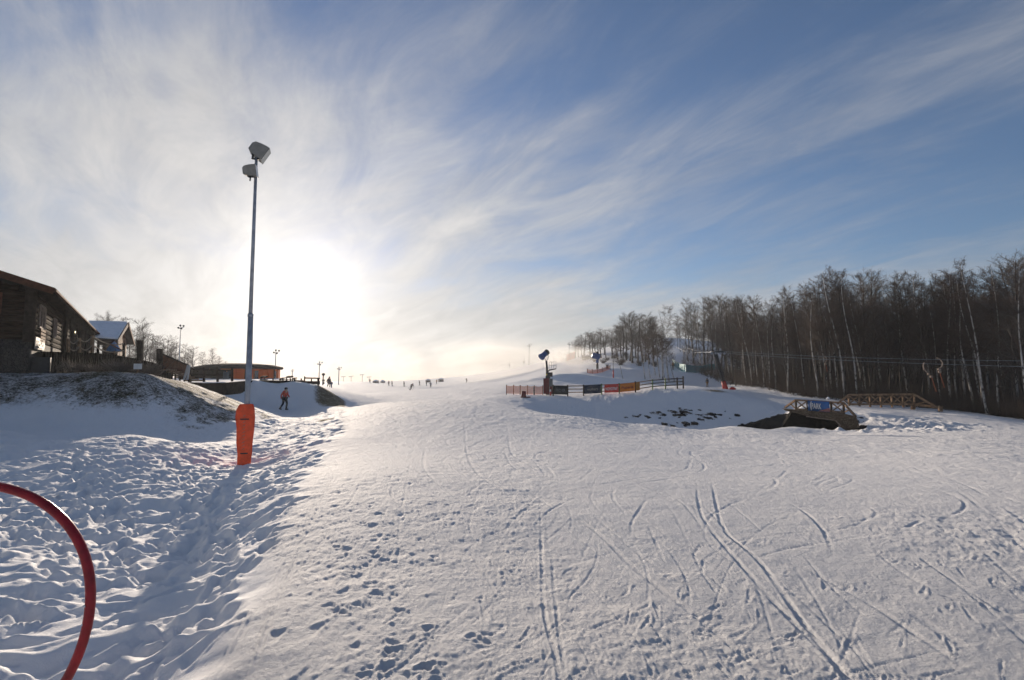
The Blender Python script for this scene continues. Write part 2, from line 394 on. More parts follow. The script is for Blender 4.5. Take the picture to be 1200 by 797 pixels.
RKP = [(734,489,.28),(745,488,.5),(750,486,.3),(757,487,.3),(760,489,.3),(768,484,.55),(772,483,.6),(776,485,.4),(773,490,.3),(786,480,.5),(790,482,.5),(792,486,.6),(796,489,.4),(800,479,.6),(803,483,.7),(799,486,.5),(807,484,.4),(810,480,.3),(818,486,.3),(826,487,.6),(830,490,.55),(834,485,.5),(823,492,.5),(838,489,.35),(845,486,.35),(863,486,.35),(855,490,.25),(772,498,.4),(779,497,.5),(788,498,.35),(806,497,.8),(812,496,.6),(708,485,.25),(820,480,.25),(850,482,.2)]
BARE = []
for px_, py_, s_ in RKP:
    p_ = GP(px_, py_, 38, 56); BARE.append((p_.x, p_.y, s_*.9))
def build_ground():
    fine = np.arange(R(-50), R(50), R(.105)); left = np.linspace(-math.pi, R(-50), 110)[:-1]; right = np.linspace(R(50), math.pi, 110)
    th = np.concatenate([left, fine, right[:-1]])
    r = [.25,.5,.8,1.1,1.4,1.7]
    rr = 2.0
    while rr < 640:
        r.append(rr); rr += max(.012, min(rr*rr*.0021, rr*.0052 if rr < 120 else rr*.012))
    r = np.array(r); nr, nth = len(r), len(th)
    X = np.outer(r, np.sin(th)); Y = np.outer(r, np.cos(th))
    Z = Hbase(X, Y); Z0 = Z.copy()
    print('ground grid', nr, nth)
    PX = np.where(Y > .1, 600+FPX*X/np.maximum(Y, .1), np.where(X < 0, -3000, 3000))
    # --- off-piste zone on the left: soft trodden snow
    edge = 395-35*sstep(6, 3, Y)*1.0
    xe = np.interp(Y.ravel(), [0,2.5,4,8,15,24,40], [-1.35,-1.6,-2.0,-3.05,-4.95,-7.6,-13]).reshape(Y.shape)+fbm(X*.5, Y*.5, 2)*.4
    off = sstep(.12, -.35, X-xe)*(Y < 44)*sstep(48, 30, Y)
    near = sstep(60, 20, r)[:,None]
    Z += off*near*(fbm(X*.8+5, Y*.8, 3)*.085+fbm(X*3.1, Y*3.1, 3)*.022)
    # groomed piste: granular crust, cords, wind relief
    pist = (1-off)*sstep(0, .8, X-xe+.6)
    lum = fbm(X*.35+40, Y*.35, 3)
    Z += pist*near*(fbm(X*6, Y*6, 4, .6)*.009*(.6+sstep(-.2,.5,lum)*1.0)+fbm(X*.55, Y*.9+30, 3)*.014)
    near2 = sstep(14, 6, r)[:,None]
    Z += pist*near2*np.abs(fbm(X*19+3, Y*19, 3, .6))*.013*sstep(-.35, .35, lum)
    far = sstep(20, 60, r)[:,None]*sstep(500, 150, r)[:,None]
    Z += far*(fbm(X*.22+9, Y*.12, 4, .55)*.16)
    mid = sstep(8, 25, r)[:,None]*sstep(140, 60, r)[:,None]*(1-off)
    Z += mid*(fbm(X*1.1+9, Y*.8, 4, .6)*.022+fbm(X*4.1+9, Y*2.2, 4, .65)*.022)
    # stamps
    def rng_slice(x, y, rad):
        t0 = math.atan2(x, y); d = math.hypot(x, y)
        if abs(t0) > R(52): return None
        da = rad/d; j0 = np.searchsorted(th, t0-da); j1 = np.searchsorted(th, t0+da)+1
        i0 = np.searchsorted(r, d-rad); i1 = np.searchsorted(r, d+rad)+1
        if j1 <= j0 or i1 <= i0: return None
        return slice(i0, i1), slice(j0, j1)
    def stamp(x, y, ang, L, Wd, dep, rim=.2, soft=1.0):
        dep *= .55
        sl_ = rng_slice(x, y, L*2.2)
        if sl_ is None: return
        dx = X[sl_]-x; dy = Y[sl_]-y; c, s_ = math.cos(ang), math.sin(ang)
        a = (dx*s_+dy*c)/L; b_ = (dx*c-dy*s_)/Wd
        q = np.sqrt(a*a+b_*b_); wob = 1+.25*np.sin(np.arctan2(b_, a)*3+x*7)
        q = q*wob
        Z[sl_] += -dep*(1-sstep(.45, 1.15, q))+dep*rim*np.exp(-((q-1.3)/.28)**2)
    rnd = random.Random(5)
    xe0 = lambda y: np.interp(y, [0,2.5,4,8,15,24], [-1.35,-1.6,-2.0,-3.05,-4.95,-7.6])
    # trails of footprints through the hollow
    def trail(p0, p1, n, dep, size=.15, jit=.06, wob=.3):
        p0 = np.array(p0, float); p1 = np.array(p1, float); d = p1-p0; L = np.linalg.norm(d); d /= L; nrm = np.array([d[1], -d[0]]); ph = rnd.random()*6
        for k in range(n):
            t = (k+.5)/n; p = p0+(p1-p0)*t+nrm*(math.sin(t*5+ph)*wob+(.13 if k % 2 else -.13)+rnd.uniform(-jit, jit))
            stamp(p[0], p[1], math.atan2(d[0], d[1])+rnd.uniform(-.3,.3), size*rnd.uniform(.85,1.3), size*.52*rnd.uniform(.85,1.3), dep*rnd.uniform(.5,1.3))
    def xy(px, py, z=0.0):    # rough ground point from pixels
        D = (EYE-z)*FPX/(py-445); return ((px-600)/FPX*D, D)
    for k in range(46):
        a = xy(rnd.uniform(-150, 330), rnd.uniform(525, 700), -.35); b_ = xy(rnd.uniform(-60, 375), rnd.uniform(515, 640), -.35)
        L = math.hypot(a[0]-b_[0], a[1]-b_[1]); n_ = int(L/.42)
        if n_ > 1: trail(a, b_, n_, .045+.05*rnd.random(), .17)
    for k in range(950):
        py = 445+75/rnd.uniform(.22, 1.0); x, y = xy(rnd.uniform(-80, 400), min(py, 797), -.35)
        i = np.interp(y, [0,2.5,4,8,15,24], [-1.5,-1.75,-2.15,-3.25,-5.15,-7.8])
        if x < i-.05: stamp(x, y, rnd.uniform(0, 3.1), rnd.uniform(.10,.24), rnd.uniform(.07,.13), rnd.uniform(.025,.08))
    for k in range(110):
        y = 3+rnd.random()**.7*13; x = xe0(y)-.3-rnd.random()*y*.75; stamp(x, y, rnd.uniform(0,3), rnd.uniform(.25,.5), rnd.uniform(.14,.3), rnd.uniform(.05,.12), .25)
    # trodden path behind the pole and below the mound
    for k in range(500):
        y = rnd.uniform(16, 38); px = rnd.uniform(295, 405); stamp((px-600)/FPX*y, y, rnd.uniform(-.6,.6), .24, .13, .05)
    # deep hole at the far left
    x, y = xy(52, 712, -.35); stamp(x, y, .1, .17, .09, .15, .3)
    # boot prints on the piste left side
    for (a, b_, n_) in (((385,790),(440,640),8),((340,740),(425,650),5),((450,745),(470,560),11),((400,680),(460,600),6)):
        trail(xy(*a), xy(*b_), n_, .014, .09, .05, .06)
    for (px, py) in ((465,742),(466,750),(370,790),(405,707),(392,700),(440,675),(448,680),(425,700),(556,735),(572,732),(566,740),(455,650),(432,655),(418,663),(500,770),(515,785),(430,612),(442,630)):
        x, y = xy(px, py); stamp(x, y, rnd.uniform(.9,2.2), .055, .035, .016, .5)
    for k in range(60):
        px = rnd.gauss(450, 40); py = 445+60/rnd.uniform(.17,.7); x, y = xy(px, py)
        if x > xe0(y)+.45: stamp(x, y, rnd.uniform(0,3), rnd.uniform(.03,.07), rnd.uniform(.025,.05), rnd.uniform(.006,.018), .6)
    # grooves (ski tracks)
    def groove(pts, wd, dep, rim=.45):
        dep *= .34; wd *= .75
        P_ = [np.array(xy(*p)) for p in pts]
        # catmull
        Q = []
        for i in range(len(P_)-1):
            a0 = P_[max(i-1,0)]; a1 = P_[i]; a2 = P_[i+1]; a3 = P_[min(i+2,len(P_)-1)]
            for k in range(10):
                t = k/10; Q.append(.5*((2*a1)+(-a0+a2)*t+(2*a0-5*a1+4*a2-a3)*t*t+(-a0+3*a1-3*a2+a3)*t**3))
        Q.append(P_[-1]); N = len(Q)-1
        for i in range(N):
            a, b_ = Q[i], Q[i+1]; L = np.linalg.norm(b_-a)
            if L < 1e-4: continue
            nseg = max(1, int(L/.5))
            for k in range(nseg):
                p = a+(b_-a)*k/nseg; q = a+(b_-a)*(k+1)/nseg; c = (p+q)/2; l = np.linalg.norm(q-p)
                sl_ = rng_slice(c[0], c[1], l/2+wd*3)
                if sl_ is None: continue
                d = (q-p)/l; dx = X[sl_]-p[0]; dy = Y[sl_]-p[1]
                al = dx*d[0]+dy*d[1]; pr = dx*d[1]-dy*d[0]
                m = (al >= 0) & (al < l); pr = pr/wd
                tt = (i+k/nseg)/N; fade = min(1, tt*6, (1-tt)*6); wob = .75+.4*math.sin(c[0]*3.1+c[1]*1.7)*math.sin(c[1]*5.3)
                Z[sl_] += m*fade*wob*(-dep*np.exp(-pr**4)+dep*rim*np.exp(-((pr-1.5)/.45)**2)+dep*rim*.4*np.exp(-((pr+1.5)/.45)**2))
    for pts, wd, dep in (
        (((632,583),(634,640),(636,700),(650,760),(655,797)), .022, .016),
        (((645,640),(650,700),(662,797)), .02, .012),
        (((600,560),(640,590),(690,615),(740,660),(800,705),(860,755),(900,790)), .035, .028),
        (((690,600),(760,655),(840,700),(920,740),(1010,797)), .025, .02),
        (((670,560),(740,600),(800,640),(870,680),(930,720),(1000,745)), .02, .014),
        (((590,520),(600,545),(640,560),(720,585)), .03, .02),
        (((830,555),(835,590),(845,620),(880,650),(930,720),(990,790)), .03, .024),
        (((812,552),(815,590),(826,615),(860,655),(900,700),(960,760),(985,797)), .03, .022),
        (((820,600),(870,640),(940,665),(1010,690),(1100,720),(1190,752)), .022, .02),
        (((900,640),(1000,665),(1080,690),(1200,718)), .02, .02),
        (((905,645),(990,690),(1060,735),(1150,797)), .03, .02),
        (((1040,700),(1100,740),(1180,780),(1200,790)), .05, .015),
        (((910,580),(935,595),(955,615),(965,640)), .03, .022),
        (((1040,615),(1055,612),(1070,605)), .03, .03),
        (((1040,555),(1080,565),(1115,580),(1118,592),(1100,600)), .03, .02),
        (((1060,645),(1120,690),(1200,760)), .02, .012),
        (((545,500),(548,530),(560,555),(590,575),(650,590)), .04, .022),
        (((595,505),(600,530),(625,545)), .04, .02),
        (((500,520),(498,545),(510,565),(545,590)), .04, .02),
        (((780,520),(850,540),(930,550),(1010,560)), .03, .014),
        (((700,540),(800,560),(900,600),(1000,640),(1200,700)), .02, .012),
        (((960,520),(1050,535),(1200,545)), .04, .014), (((860,520),(1000,545),(1200,575)), .03, .012),
        (((1080,660),(1140,700),(1200,735)), .02, .014),
        (((720,720),(800,765),(850,797)), .02, .014),
        (((490,500),(480,560),(470,640),(500,720),(560,797)), .02, .01),
        (((400,545),(350,650),(300,797)), .022, .02), (((397,545),(345,650),(292,797)), .012, .012), (((390,560),(320,680),(245,797)), .02, .014), (((385,560),(312,680),(235,797)), .012, .01)):
        groove(pts, wd, dep)
    for k in range(95):   # faint random carving arcs
        px = rnd.uniform(430, 1250); py = 445+60/rnd.uniform(.18, 1.2); a = rnd.uniform(-.5,.5); l = rnd.uniform(60, 260)*(py-445)/150
        dirx = rnd.choice([1,1,.8,-.3]); cv = rnd.uniform(-20, 20)*(py-445)/150
        pts = [(px+dirx*l*t, min(py+(.45+a)*l*t*(py-445)/160+cv*4*t*(1-t), 810)) for t in (0,.25,.5,.75,1)]
        pts = [(x_, max(y_, 470)) for x_, y_ in pts]
        groove(pts, rnd.choice([.01,.015,.02]), rnd.uniform(.004,.012))
    for k in range(60):   # tracks across the mid distance
        px = rnd.uniform(410, 1150); D = 10*math.exp(rnd.random()*1.9); py = 445+EYE*FPX/D; l = rnd.uniform(20,90); sg = rnd.choice([-1,1])
        if px > 590 and D > 24: continue
        groove([(px+sg*l*t, py+rnd.uniform(2,7)*math.sin(t*3)) for t in (0,.33,.66,1)], rnd.uniform(.03,.05), rnd.uniform(.008,.02))
    # long fine ski tracks running down the piste
    def groove_w(Q, wd, dep, rim=.5):
        N = len(Q)-1; ph = rnd.random()*6
        for i in range(N):
            p, q = Q[i], Q[i+1]; c = (p+q)/2; l = np.linalg.norm(q-p); Dd = np.linalg.norm(c); w_ = max(wd, .0028*Dd)
            sl_ = rng_slice(c[0], c[1], l/2+w_*3)
            if sl_ is None: continue
            d = (q-p)/l; dx = X[sl_]-p[0]; dy = Y[sl_]-p[1]; al = dx*d[0]+dy*d[1]; pr = (dx*d[1]-dy*d[0])/w_
            t_ = (i+.5)/N; f_ = min(1, t_*5, (1-t_)*5)*(.5+.5*math.sin(i*.9+ph))*min(1.6, max(1, w_/wd*.6))
            if xe_at(c[1]) > c[0]-.15: continue
            Z[sl_] += ((al >= 0)&(al < l))*f_*dep*(-np.exp(-pr**4)+rim*np.exp(-((pr-1.5)/.45)**2)+rim*.5*np.exp(-((pr+1.5)/.45)**2))
    def xe_at(y): return np.interp(y, [0,2.5,4,8,15,24,40], [-1.35,-1.6,-2.0,-3.05,-4.95,-7.6,-13])
    for k in range(300):
        y0 = 3+rnd.random()**1.0*30; x0 = rnd.uniform(-.12*y0-1.5, .95*y0+4)
        if y0 > 24 and x0 > 0: x0 = rnd.uniform(.35*y0, .9*y0) if y0 < 29 else -rnd.random()*6
        hd = rnd.gauss(-.12, .34) if rnd.random() < .88 else rnd.uniform(-1.4, 1.4); L_ = rnd.uniform(3, 20); am = rnd.gauss(0, .5); wl_ = rnd.uniform(4, 12); ph = rnd.random()*6
        u = np.array([math.sin(hd), -math.cos(hd)]); nn_ = np.array([u[1], -u[0]]); n_ = int(L_/.4)+2
        ln = [np.array([x0, y0])+u*L_*i/n_+nn_*am*math.sin(ph+L_*i/n_*6.28/wl_) for i in range(n_+1)]
        ln = [p for p in ln if p[1] > 1.9 and abs(p[0]) < 1.15*p[1]+1]
        if len(ln) < 4: continue
        wd = rnd.choice([.008,.010,.013]); dp = rnd.uniform(.001,.0045); groove_w(ln, wd, dp)
        if rnd.random() < .6: sp_ = rnd.uniform(.12,.4); groove_w([p+nn_*sp_ for p in ln], wd, dp*.8)
    # carved side-slip scrapes with crumbs
    for k in range(700):
        y = 2.6*math.exp(rnd.random()*2.1); x = rnd.uniform(-.3*y+.1, .95*y); a = rnd.gauss(.9, .5)
        if x < xe_at(y)+.3: continue
        stamp(x, y, a, rnd.uniform(.04,.16), rnd.uniform(.01,.025), rnd.uniform(.002,.007), .9)
    # snow lumps beside the culvert
    for k in range(520):
        px = rnd.gauss(1060, 36); D = rnd.gauss(34.5, 2.2)-(px-1000)*.012; x = (px-600)/FPX*D; s_ = rnd.uniform(.06,.2)
        sl_ = rng_slice(x, D, s_*2.5)
        if sl_: Z[sl_] += s_*.55*np.exp(-(((X[sl_]-x)/s_)**2+((Y[sl_]-D)/s_)**2))
    # --- masks
    D = Y; g = np.zeros_like(X); soil = np.zeros_like(X)
    Zs = Z0
    # bank 1 turf
    nz = fbm(X*.6, Y*.6, 4, .6); nzf = fbm(X*2.4, Y*2.4, 4, .65); nz3 = fbm(X*6, Y*6, 3, .6)
    b1 = sstep(-.9, 0.9, Zs)*sstep(26.5, 25.0, D-(PX-175)*.028*(PX > 175))*(D > 17.5)*(PX < 345)
    ridge = sstep(120, 230, PX)*sstep(350, 325, PX)*sstep(-.85, .1, Zs+nzf*.4)*(D > 19.5)*(D < 32)
    g = np.maximum(b1*(.475+nz*.08+nzf*.05+sstep(.2,1.7,Zs)*.085), ridge*(.52+nz*.16))
    g = np.maximum(g, ((D > 24)&(D < 45)&(PX < 235)&(PX>-600))*.52)
    g = np.maximum(g, sstep(0.2, 1.0, Zs)*((PX < -0)&(D > 12)&(D < 45))*.55)
    m2 = sstep(50.2, 48.8, D)*((D > 42)&(PX > 330))*sstep(350, 378, PX)*sstep(418, 402, PX)*sstep(-.55, .5, Zs+(PX-350)*.020)*.62
    g = np.maximum(g, m2)
    p1 = np.exp(-(((PX-383)/20)**2+((D-25.5)/1.2)**2))*.66; g = np.maximum(g, p1)
    g = np.maximum(g, ((D > 38)&(D < 42)&(PX > 262)&(PX < 350))*.33)
    # bare earth and painted deep shade around the culvert and the ditch
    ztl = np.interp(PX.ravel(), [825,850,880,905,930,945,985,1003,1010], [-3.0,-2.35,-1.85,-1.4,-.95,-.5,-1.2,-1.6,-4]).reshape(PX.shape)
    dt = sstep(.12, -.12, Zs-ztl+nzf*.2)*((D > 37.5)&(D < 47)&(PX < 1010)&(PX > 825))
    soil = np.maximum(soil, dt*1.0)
    soil = np.maximum(soil, ((PX > 925)&(D > 35.4)&(D < 39.5))*sstep(1012, 1000, PX+nzf*20)*.9)
    soil = np.maximum(soil, np.exp(-(((PX-1000)/48)**2+((D-33.2)/1.5)**2))*.52)
    g = np.maximum(g, np.exp(-(((PX-838)/30)**2+((D-57)/2.5)**2))*.62)
    for bx_, by_, br in BARE:
        soil = np.maximum(soil, .585*np.exp(-(((X-bx_)/(br*1.5))**2+((Y-by_)/(br*1.6))**2)+nzf*.9))
    # tree line floor
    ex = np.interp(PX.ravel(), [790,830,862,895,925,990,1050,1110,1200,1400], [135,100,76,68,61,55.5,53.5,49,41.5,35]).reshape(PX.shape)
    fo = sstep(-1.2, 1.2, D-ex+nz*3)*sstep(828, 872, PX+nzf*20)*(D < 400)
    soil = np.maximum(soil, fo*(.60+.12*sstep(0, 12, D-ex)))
    cl = sstep(.12,.4,nz)*((PX > 670)&(PX < 770)&(D > 100)&(D < 200)); g = np.maximum(g, cl*.5)
    co = np.stack([X, Y, Z], -1).reshape(-1, 3)
    co = np.vstack([co, [[0,0,0]]])
    i = np.arange(nr-1)[:,None]; j = np.arange(nth)[None,:]; j2 = (j+1) % nth
    q = np.stack([i*nth+j, (i+1)*nth+j, (i+1)*nth+j2, i*nth+j2], -1).reshape(-1, 4)
    # winding upward
    q = q[:, ::-1]
    me = bpy.data.meshes.new('ground'); nv = len(co); c_ = nv-1
    tri = np.stack([np.full(nth, c_), np.arange(nth), (np.arange(nth)+1) % nth], -1)[:, ::-1]
    me.vertices.add(nv); me.vertices.foreach_set('co', co.ravel().astype(np.float32))
    loops = np.concatenate([q.ravel(), tri.ravel()]); me.loops.add(len(loops)); me.loops.foreach_set('vertex_index', loops.astype(np.int32))
    ls = np.concatenate([np.arange(len(q))*4, len(q)*4+np.arange(nth)*3]); me.polygons.add(len(ls)); me.polygons.foreach_set('loop_start', ls.astype(np.int32))
    me.update(calc_edges=True)
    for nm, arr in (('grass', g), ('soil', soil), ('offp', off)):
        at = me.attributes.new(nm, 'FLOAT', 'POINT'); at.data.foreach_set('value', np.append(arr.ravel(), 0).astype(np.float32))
    me.shade_smooth()
    o = bpy.data.objects.new('ground', me); COL.objects.link(o); o['kind'] = 'structure'
    # material
    m = bpy.data.materials.new('snow_ground'); m.use_nodes = True; t = NT(m.node_tree); bs = t.n['Principled BSDF']
    v = t.node('ShaderNodeTexCoord').outputs['Object']
    ga = t.node('ShaderNodeAttribute', attribute_name='grass').outputs['Fac']; sa = t.node('ShaderNodeAttribute', attribute_name='soil').outputs['Fac']
    oa = t.node('ShaderNodeAttribute', attribute_name='offp').outputs['Fac']
    nb = t.noise(v, 2.1, 8, .68); nf = t.noise(v, 14, 6, .7)
    nf2 = t.noise(v, 5.5, 8, .72)
    nn = t.math('ADD', t.math('MULTIPLY', nb, .18), t.math('ADD', t.math('MULTIPLY', nf2, .34), t.math('MULTIPLY', nf, .48)))
    tur = t.ramp(t.math('ADD', nn, ga), (.98, 1.12, 0, 1))
    slm = t.ramp(t.math('ADD', nn, sa), (.96, 1.10, 0, 1))
    snow = t.mix(t.ramp(t.noise(v, .35, 5, .6), (.35, .65, 0, 1)), (.86,.86,.865), (.90,.892,.885))
    snow = t.mix(t.ramp(t.noise(v, 3.0, 6, .7), (.62, .8, 0, .35)), snow, (.79,.785,.78))
    gcol = t.mix(t.noise(v, 5, 6, .7), (.030,.026,.014), (.13,.115,.06))
    soil_shade_col = t.mix(t.noise(v, 4, 6, .7), (.009,.007,.0055), (.042,.032,.024))  # bare earth, lowered to near-black to carry the ditch's deep shade
    c = t.mix(tur, snow, gcol); c = t.mix(slm, c, soil_shade_col)
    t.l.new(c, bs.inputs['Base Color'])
    bare = t.math('MAXIMUM', tur, slm)
    bs.inputs['Roughness'].default_value = .8; bs.inputs['Specular IOR Level'].default_value = .12
    bump = t.node('ShaderNodeBump'); bump.inputs['Distance'].default_value = .022; bump.inputs['Strength'].default_value = .9
    hgt = t.math('ADD', t.math('MULTIPLY', t.noise(v, 34, 8, .78), 1.5), t.math('MULTIPLY', t.noise(v, 8, 4, .6), 1.2))
    soft = t.math('SUBTRACT', 1.0, t.math('MULTIPLY', oa, .72))
    hgt = t.math('MULTIPLY', hgt, soft)
    hgt = t.math('ADD', hgt, t.math('MULTIPLY', bare, t.math('MULTIPLY', nf, 8)))
    t.l.new(hgt, bump.inputs['Height'])
    b2 = t.node('ShaderNodeBump'); b2.inputs['Distance'].default_value = .17; b2.inputs['Strength'].default_value = .8
    mp = t.node('ShaderNodeMapping'); t.l.new(v, mp.inputs[0]); mp.inputs['Scale'].default_value = (1.4, .8, 1)
    dist = t.node('ShaderNodeVectorMath', operation='LENGTH'); t.l.new(v, dist.inputs[0])
    fd = t.ramp(dist.outputs['Value'], (7, 40, .12, 1))
    t.l.new(t.math('MULTIPLY', fd, t.noise(mp.outputs[0], 2.6, 8, .74, .6)), b2.inputs['Height']); t.l.new(b2.outputs[0], bump.inputs['Normal'])
    t.l.new(bump.outputs[0], bs.inputs['Normal'])
    me.materials.append(m)
    return o
build_ground()
#@@OBJECTS
# ------------------------------------------------------------------ trees
def seg_mesh(name, p0, p1, r0, r1, m, parent=None, local=True, link=True):
    p0 = np.asarray(p0, float); p1 = np.asarray(p1, float); d = p1-p0; d /= np.maximum(np.linalg.norm(d, axis=1, keepdims=True), 1e-6)
    ref = np.where(np.abs(d[:,2:3]) < .9, np.array([[0,0,1.]]), np.array([[1.,0,0]])); u = np.cross(d, ref); u /= np.linalg.norm(u, axis=1, keepdims=True); v = np.cross(d, u)
    n = len(p0); V = np.empty((n, 6, 3))
    for k in range(3):
        a = 2*math.pi*k/3; o_ = u*math.cos(a)+v*math.sin(a)
        V[:,k] = p0+o_*np.asarray(r0)[:,None]; V[:,3+k] = p1+o_*np.asarray(r1)[:,None]
    base = (np.arange(n)*6)[:,None]
    F = np.concatenate([base+np.array([[k, (k+1) % 3, 3+(k+1) % 3, 3+k]]) for k in range(3)], 0)
    me = bpy.data.meshes.new(name); me.vertices.add(n*6); me.vertices.foreach_set('co', V.ravel().astype(np.float32))
    me.loops.add(F.size); me.loops.foreach_set('vertex_index', F.ravel().astype(np.int32)); me.polygons.add(len(F)); me.polygons.foreach_set('loop_start', (np.arange(len(F))*4).astype(np.int32))
    me.update(calc_edges=True); me.materials.append(m)
    if not link: return me
    o = bpy.data.objects.new(name, me); COL.objects.link(o)
    if parent: o.parent = parent
    return o

def tree_data(kind, seed):
    """unit-scaled-in-metres tree of height 12: trunk point list and twig segments"""
    r = np.random.default_rng(seed); Ht = 12.0
    n = 15; bend = r.normal(0, .35, 2); ph = r.random()*6
    tp = []
    for i in range(n):
        t = i/(n-1)
        tp.append((bend[0]*t*t+.14*math.sin(t*7+ph), bend[1]*t*t+.14*math.cos(t*6+ph), Ht*t-.3*(i == 0)))
    r0 = {'birch': .095, 'oak': .17, 'alder': .12, 'thin': .06}[kind]
    rad = [r0*(1-.93*(i/(n-1)))**.9+.006+(.035 if i == 0 else 0) for i in range(n)]
    tp = np.array(tp); P0, P1, R0, R1 = [], [], [], []
    limbs = []
    nb = {'birch': 46, 'oak': 40, 'alder': 50, 'thin': 26}[kind]
    start = {'birch': .36, 'oak': .22, 'alder': .30, 'thin': .45}[kind]
    def chain(p, d, L, ra, k, curve, jit):
        pts = [p]; q = p.copy(); d = d/np.linalg.norm(d)
        for i in range(k):
            d = d+np.array([0,0,curve])/k+r.normal(0, jit, 3); d /= np.linalg.norm(d); q = q+d*L/k; pts.append(q)
        for i in range(k):
            P0.append(pts[i]); P1.append(pts[i+1]); R0.append(ra*(1-i/k*.75)); R1.append(ra*(1-(i+1)/k*.75))
        return pts
    for i in range(nb):
        t = start+(1-start)*((i+r.random())/nb)**.85; t = min(t, .98); f = t*(n-1); k = int(f); p = tp[k]+(tp[min(k+1, n-1)]-tp[k])*(f-k)
        az = r.random()*6.283; up = {'birch': r.uniform(.7,1.5), 'oak': r.uniform(.3,1.1), 'alder': r.uniform(.4,1.0), 'thin': r.uniform(.9,1.6)}[kind]
        L = {'birch': 2.6, 'oak': 4.2, 'alder': 2.7, 'thin': 1.7}[kind]*(1-.72*((t-start)/(1-start)))*r.uniform(.6,1.15)+.35
        ra = min(rad[k]*.45, .012*L+.008)
        lim = chain(p, np.array([math.cos(az), math.sin(az), up]), L, ra, 5, {'birch': -.15, 'oak': .25, 'alder': .2, 'thin': 0}[kind], .13)
        ns = int(6+L*4.5)
        for j in range(ns):
            tt = .18+.8*(j+r.random())/ns; ff = tt*5; kk = min(int(ff), 4); q = lim[kk]+(lim[kk+1]-lim[kk])*(ff-kk); dd = lim[kk+1]-lim[kk]; dd /= np.linalg.norm(dd)
            d2 = dd+r.normal(0, .62, 3)+np.array([0,0,.25]); l2 = L*.42*(1-tt*.5)*r.uniform(.6,1.3)
            sub = chain(q, d2, l2, .0085, 3, {'birch': -.5, 'oak': .2, 'alder': .1, 'thin': .1}[kind], .16)
            for _ in range(4 if kind != 'thin' else 3):
                z = r.integers(0, 3); d3 = (sub[z+1]-sub[z]); d3 = d3/np.linalg.norm(d3)+r.normal(0, .7, 3)
                chain(sub[z]+(sub[z+1]-sub[z])*r.random(), d3, l2*.55*r.uniform(.5,1.3)+.1, .0052, 2, -.5 if kind == 'birch' else .1, .2)
    return tp, rad, (np.array(P0), np.array(P1), np.array(R0), np.array(R1))
TW = 1.1
PROTO = {}
def proto(kind, var):
    key = (kind, var)
    if key in PROTO: return PROTO[key]
    tp, rad, (a, b_, ra, rb) = tree_data(kind, hash_(kind)*10+var)
    mb = MB().tube(tp, rad, 8); bark = M['birch'] if kind == 'birch' else M['bark']
    me = bpy.data.meshes.new('trunk'); me.from_pydata(mb.v, [], mb.f); me.shade_smooth(); me.materials.append(bark); me.update()
    cr = seg_mesh('crown', a, b_, ra*TW, rb*TW, M['twig'] if kind in ('birch','alder') else M['twig2'], link=False)
    PROTO[key] = (me, cr); return PROTO[key]
def hash_(k): return {'birch': 3, 'oak': 5, 'alder': 7, 'thin': 9}[k]
TLAB = {}
def tree(kind, var, loc, height, name, label, group, lean=(0,0), rz=None, wide=1.0):
    tm, cm = proto(kind, var)
    t = thing(name, loc, label, 'tree', group)
    s_ = height/12; t.scale = (s_*wide, s_*wide, s_); t.rotation_euler = (R(lean[0]), R(lean[1]), 0)
    for nm, me in (('trunk', tm), ('crown', cm)):
        o = bpy.data.objects.new(nm, me); COL.objects.link(o); o.parent = t; o.rotation_euler.z = rz if rz is not None else random.random()*6.28
    return t
TOP = ([640,790,800,850,900,940,985,1020,1070,1100,1130,1160,1200,1400], [360,362,356,356,352,341,326,331,328,333,320,326,316,300])
EDGE = ([790,830,862,895,925,955,990,1050,1110,1155,1200,1400], [124,98,76,68,62,58,56,54,50,46,42,34])
def forest_edge(px): return float(np.interp(px, *EDGE))
def rise(px, D, base): return EYE+(445-float(np.interp(px, *TOP)))/FPX*D-base
# birches whose trunks stand out at the edge of the wood: base px, py(ignored), depth factor, top px, top py
EB = [(895,1.0,886,362),(900,1.01,899,356),(923,1.0,920,340),(944,1.04,925,350),(956,1.0,943,338),(969,1.02,952,345),(989,1.0,967,318),(1003,.99,986,322),
      (1014,1.06,998,345),(873,1.0,867,360),(881,1.0,864,352),(1155,.97,1124,310),(1167,1.0,1168,318),(1196,.97,1188,312),(1120,1.05,1108,330),(1060,1.05,1050,326)]
ORD = 'first second third fourth fifth sixth seventh eighth ninth tenth eleventh twelfth thirteenth fourteenth fifteenth sixteenth'.split()
for i, (bx, k, tx, ty) in enumerate(EB):
    D = forest_edge(bx)*k+.8; p = G(bx, D); q = W(tx, ty, D); h_ = (q-p).length
    dx = math.degrees(math.atan2(q.x-p.x, q.z-p.z))
    tree('birch', i % 4, p, h_, 'birch_tree', '%s white barked birch from the left along the front edge of the wood' % ORD[sorted(EB).index((bx,k,tx,ty))], 'white birches along the front edge of the wood', (random.uniform(-1,2), dx), wide=.85)
cnt = 0
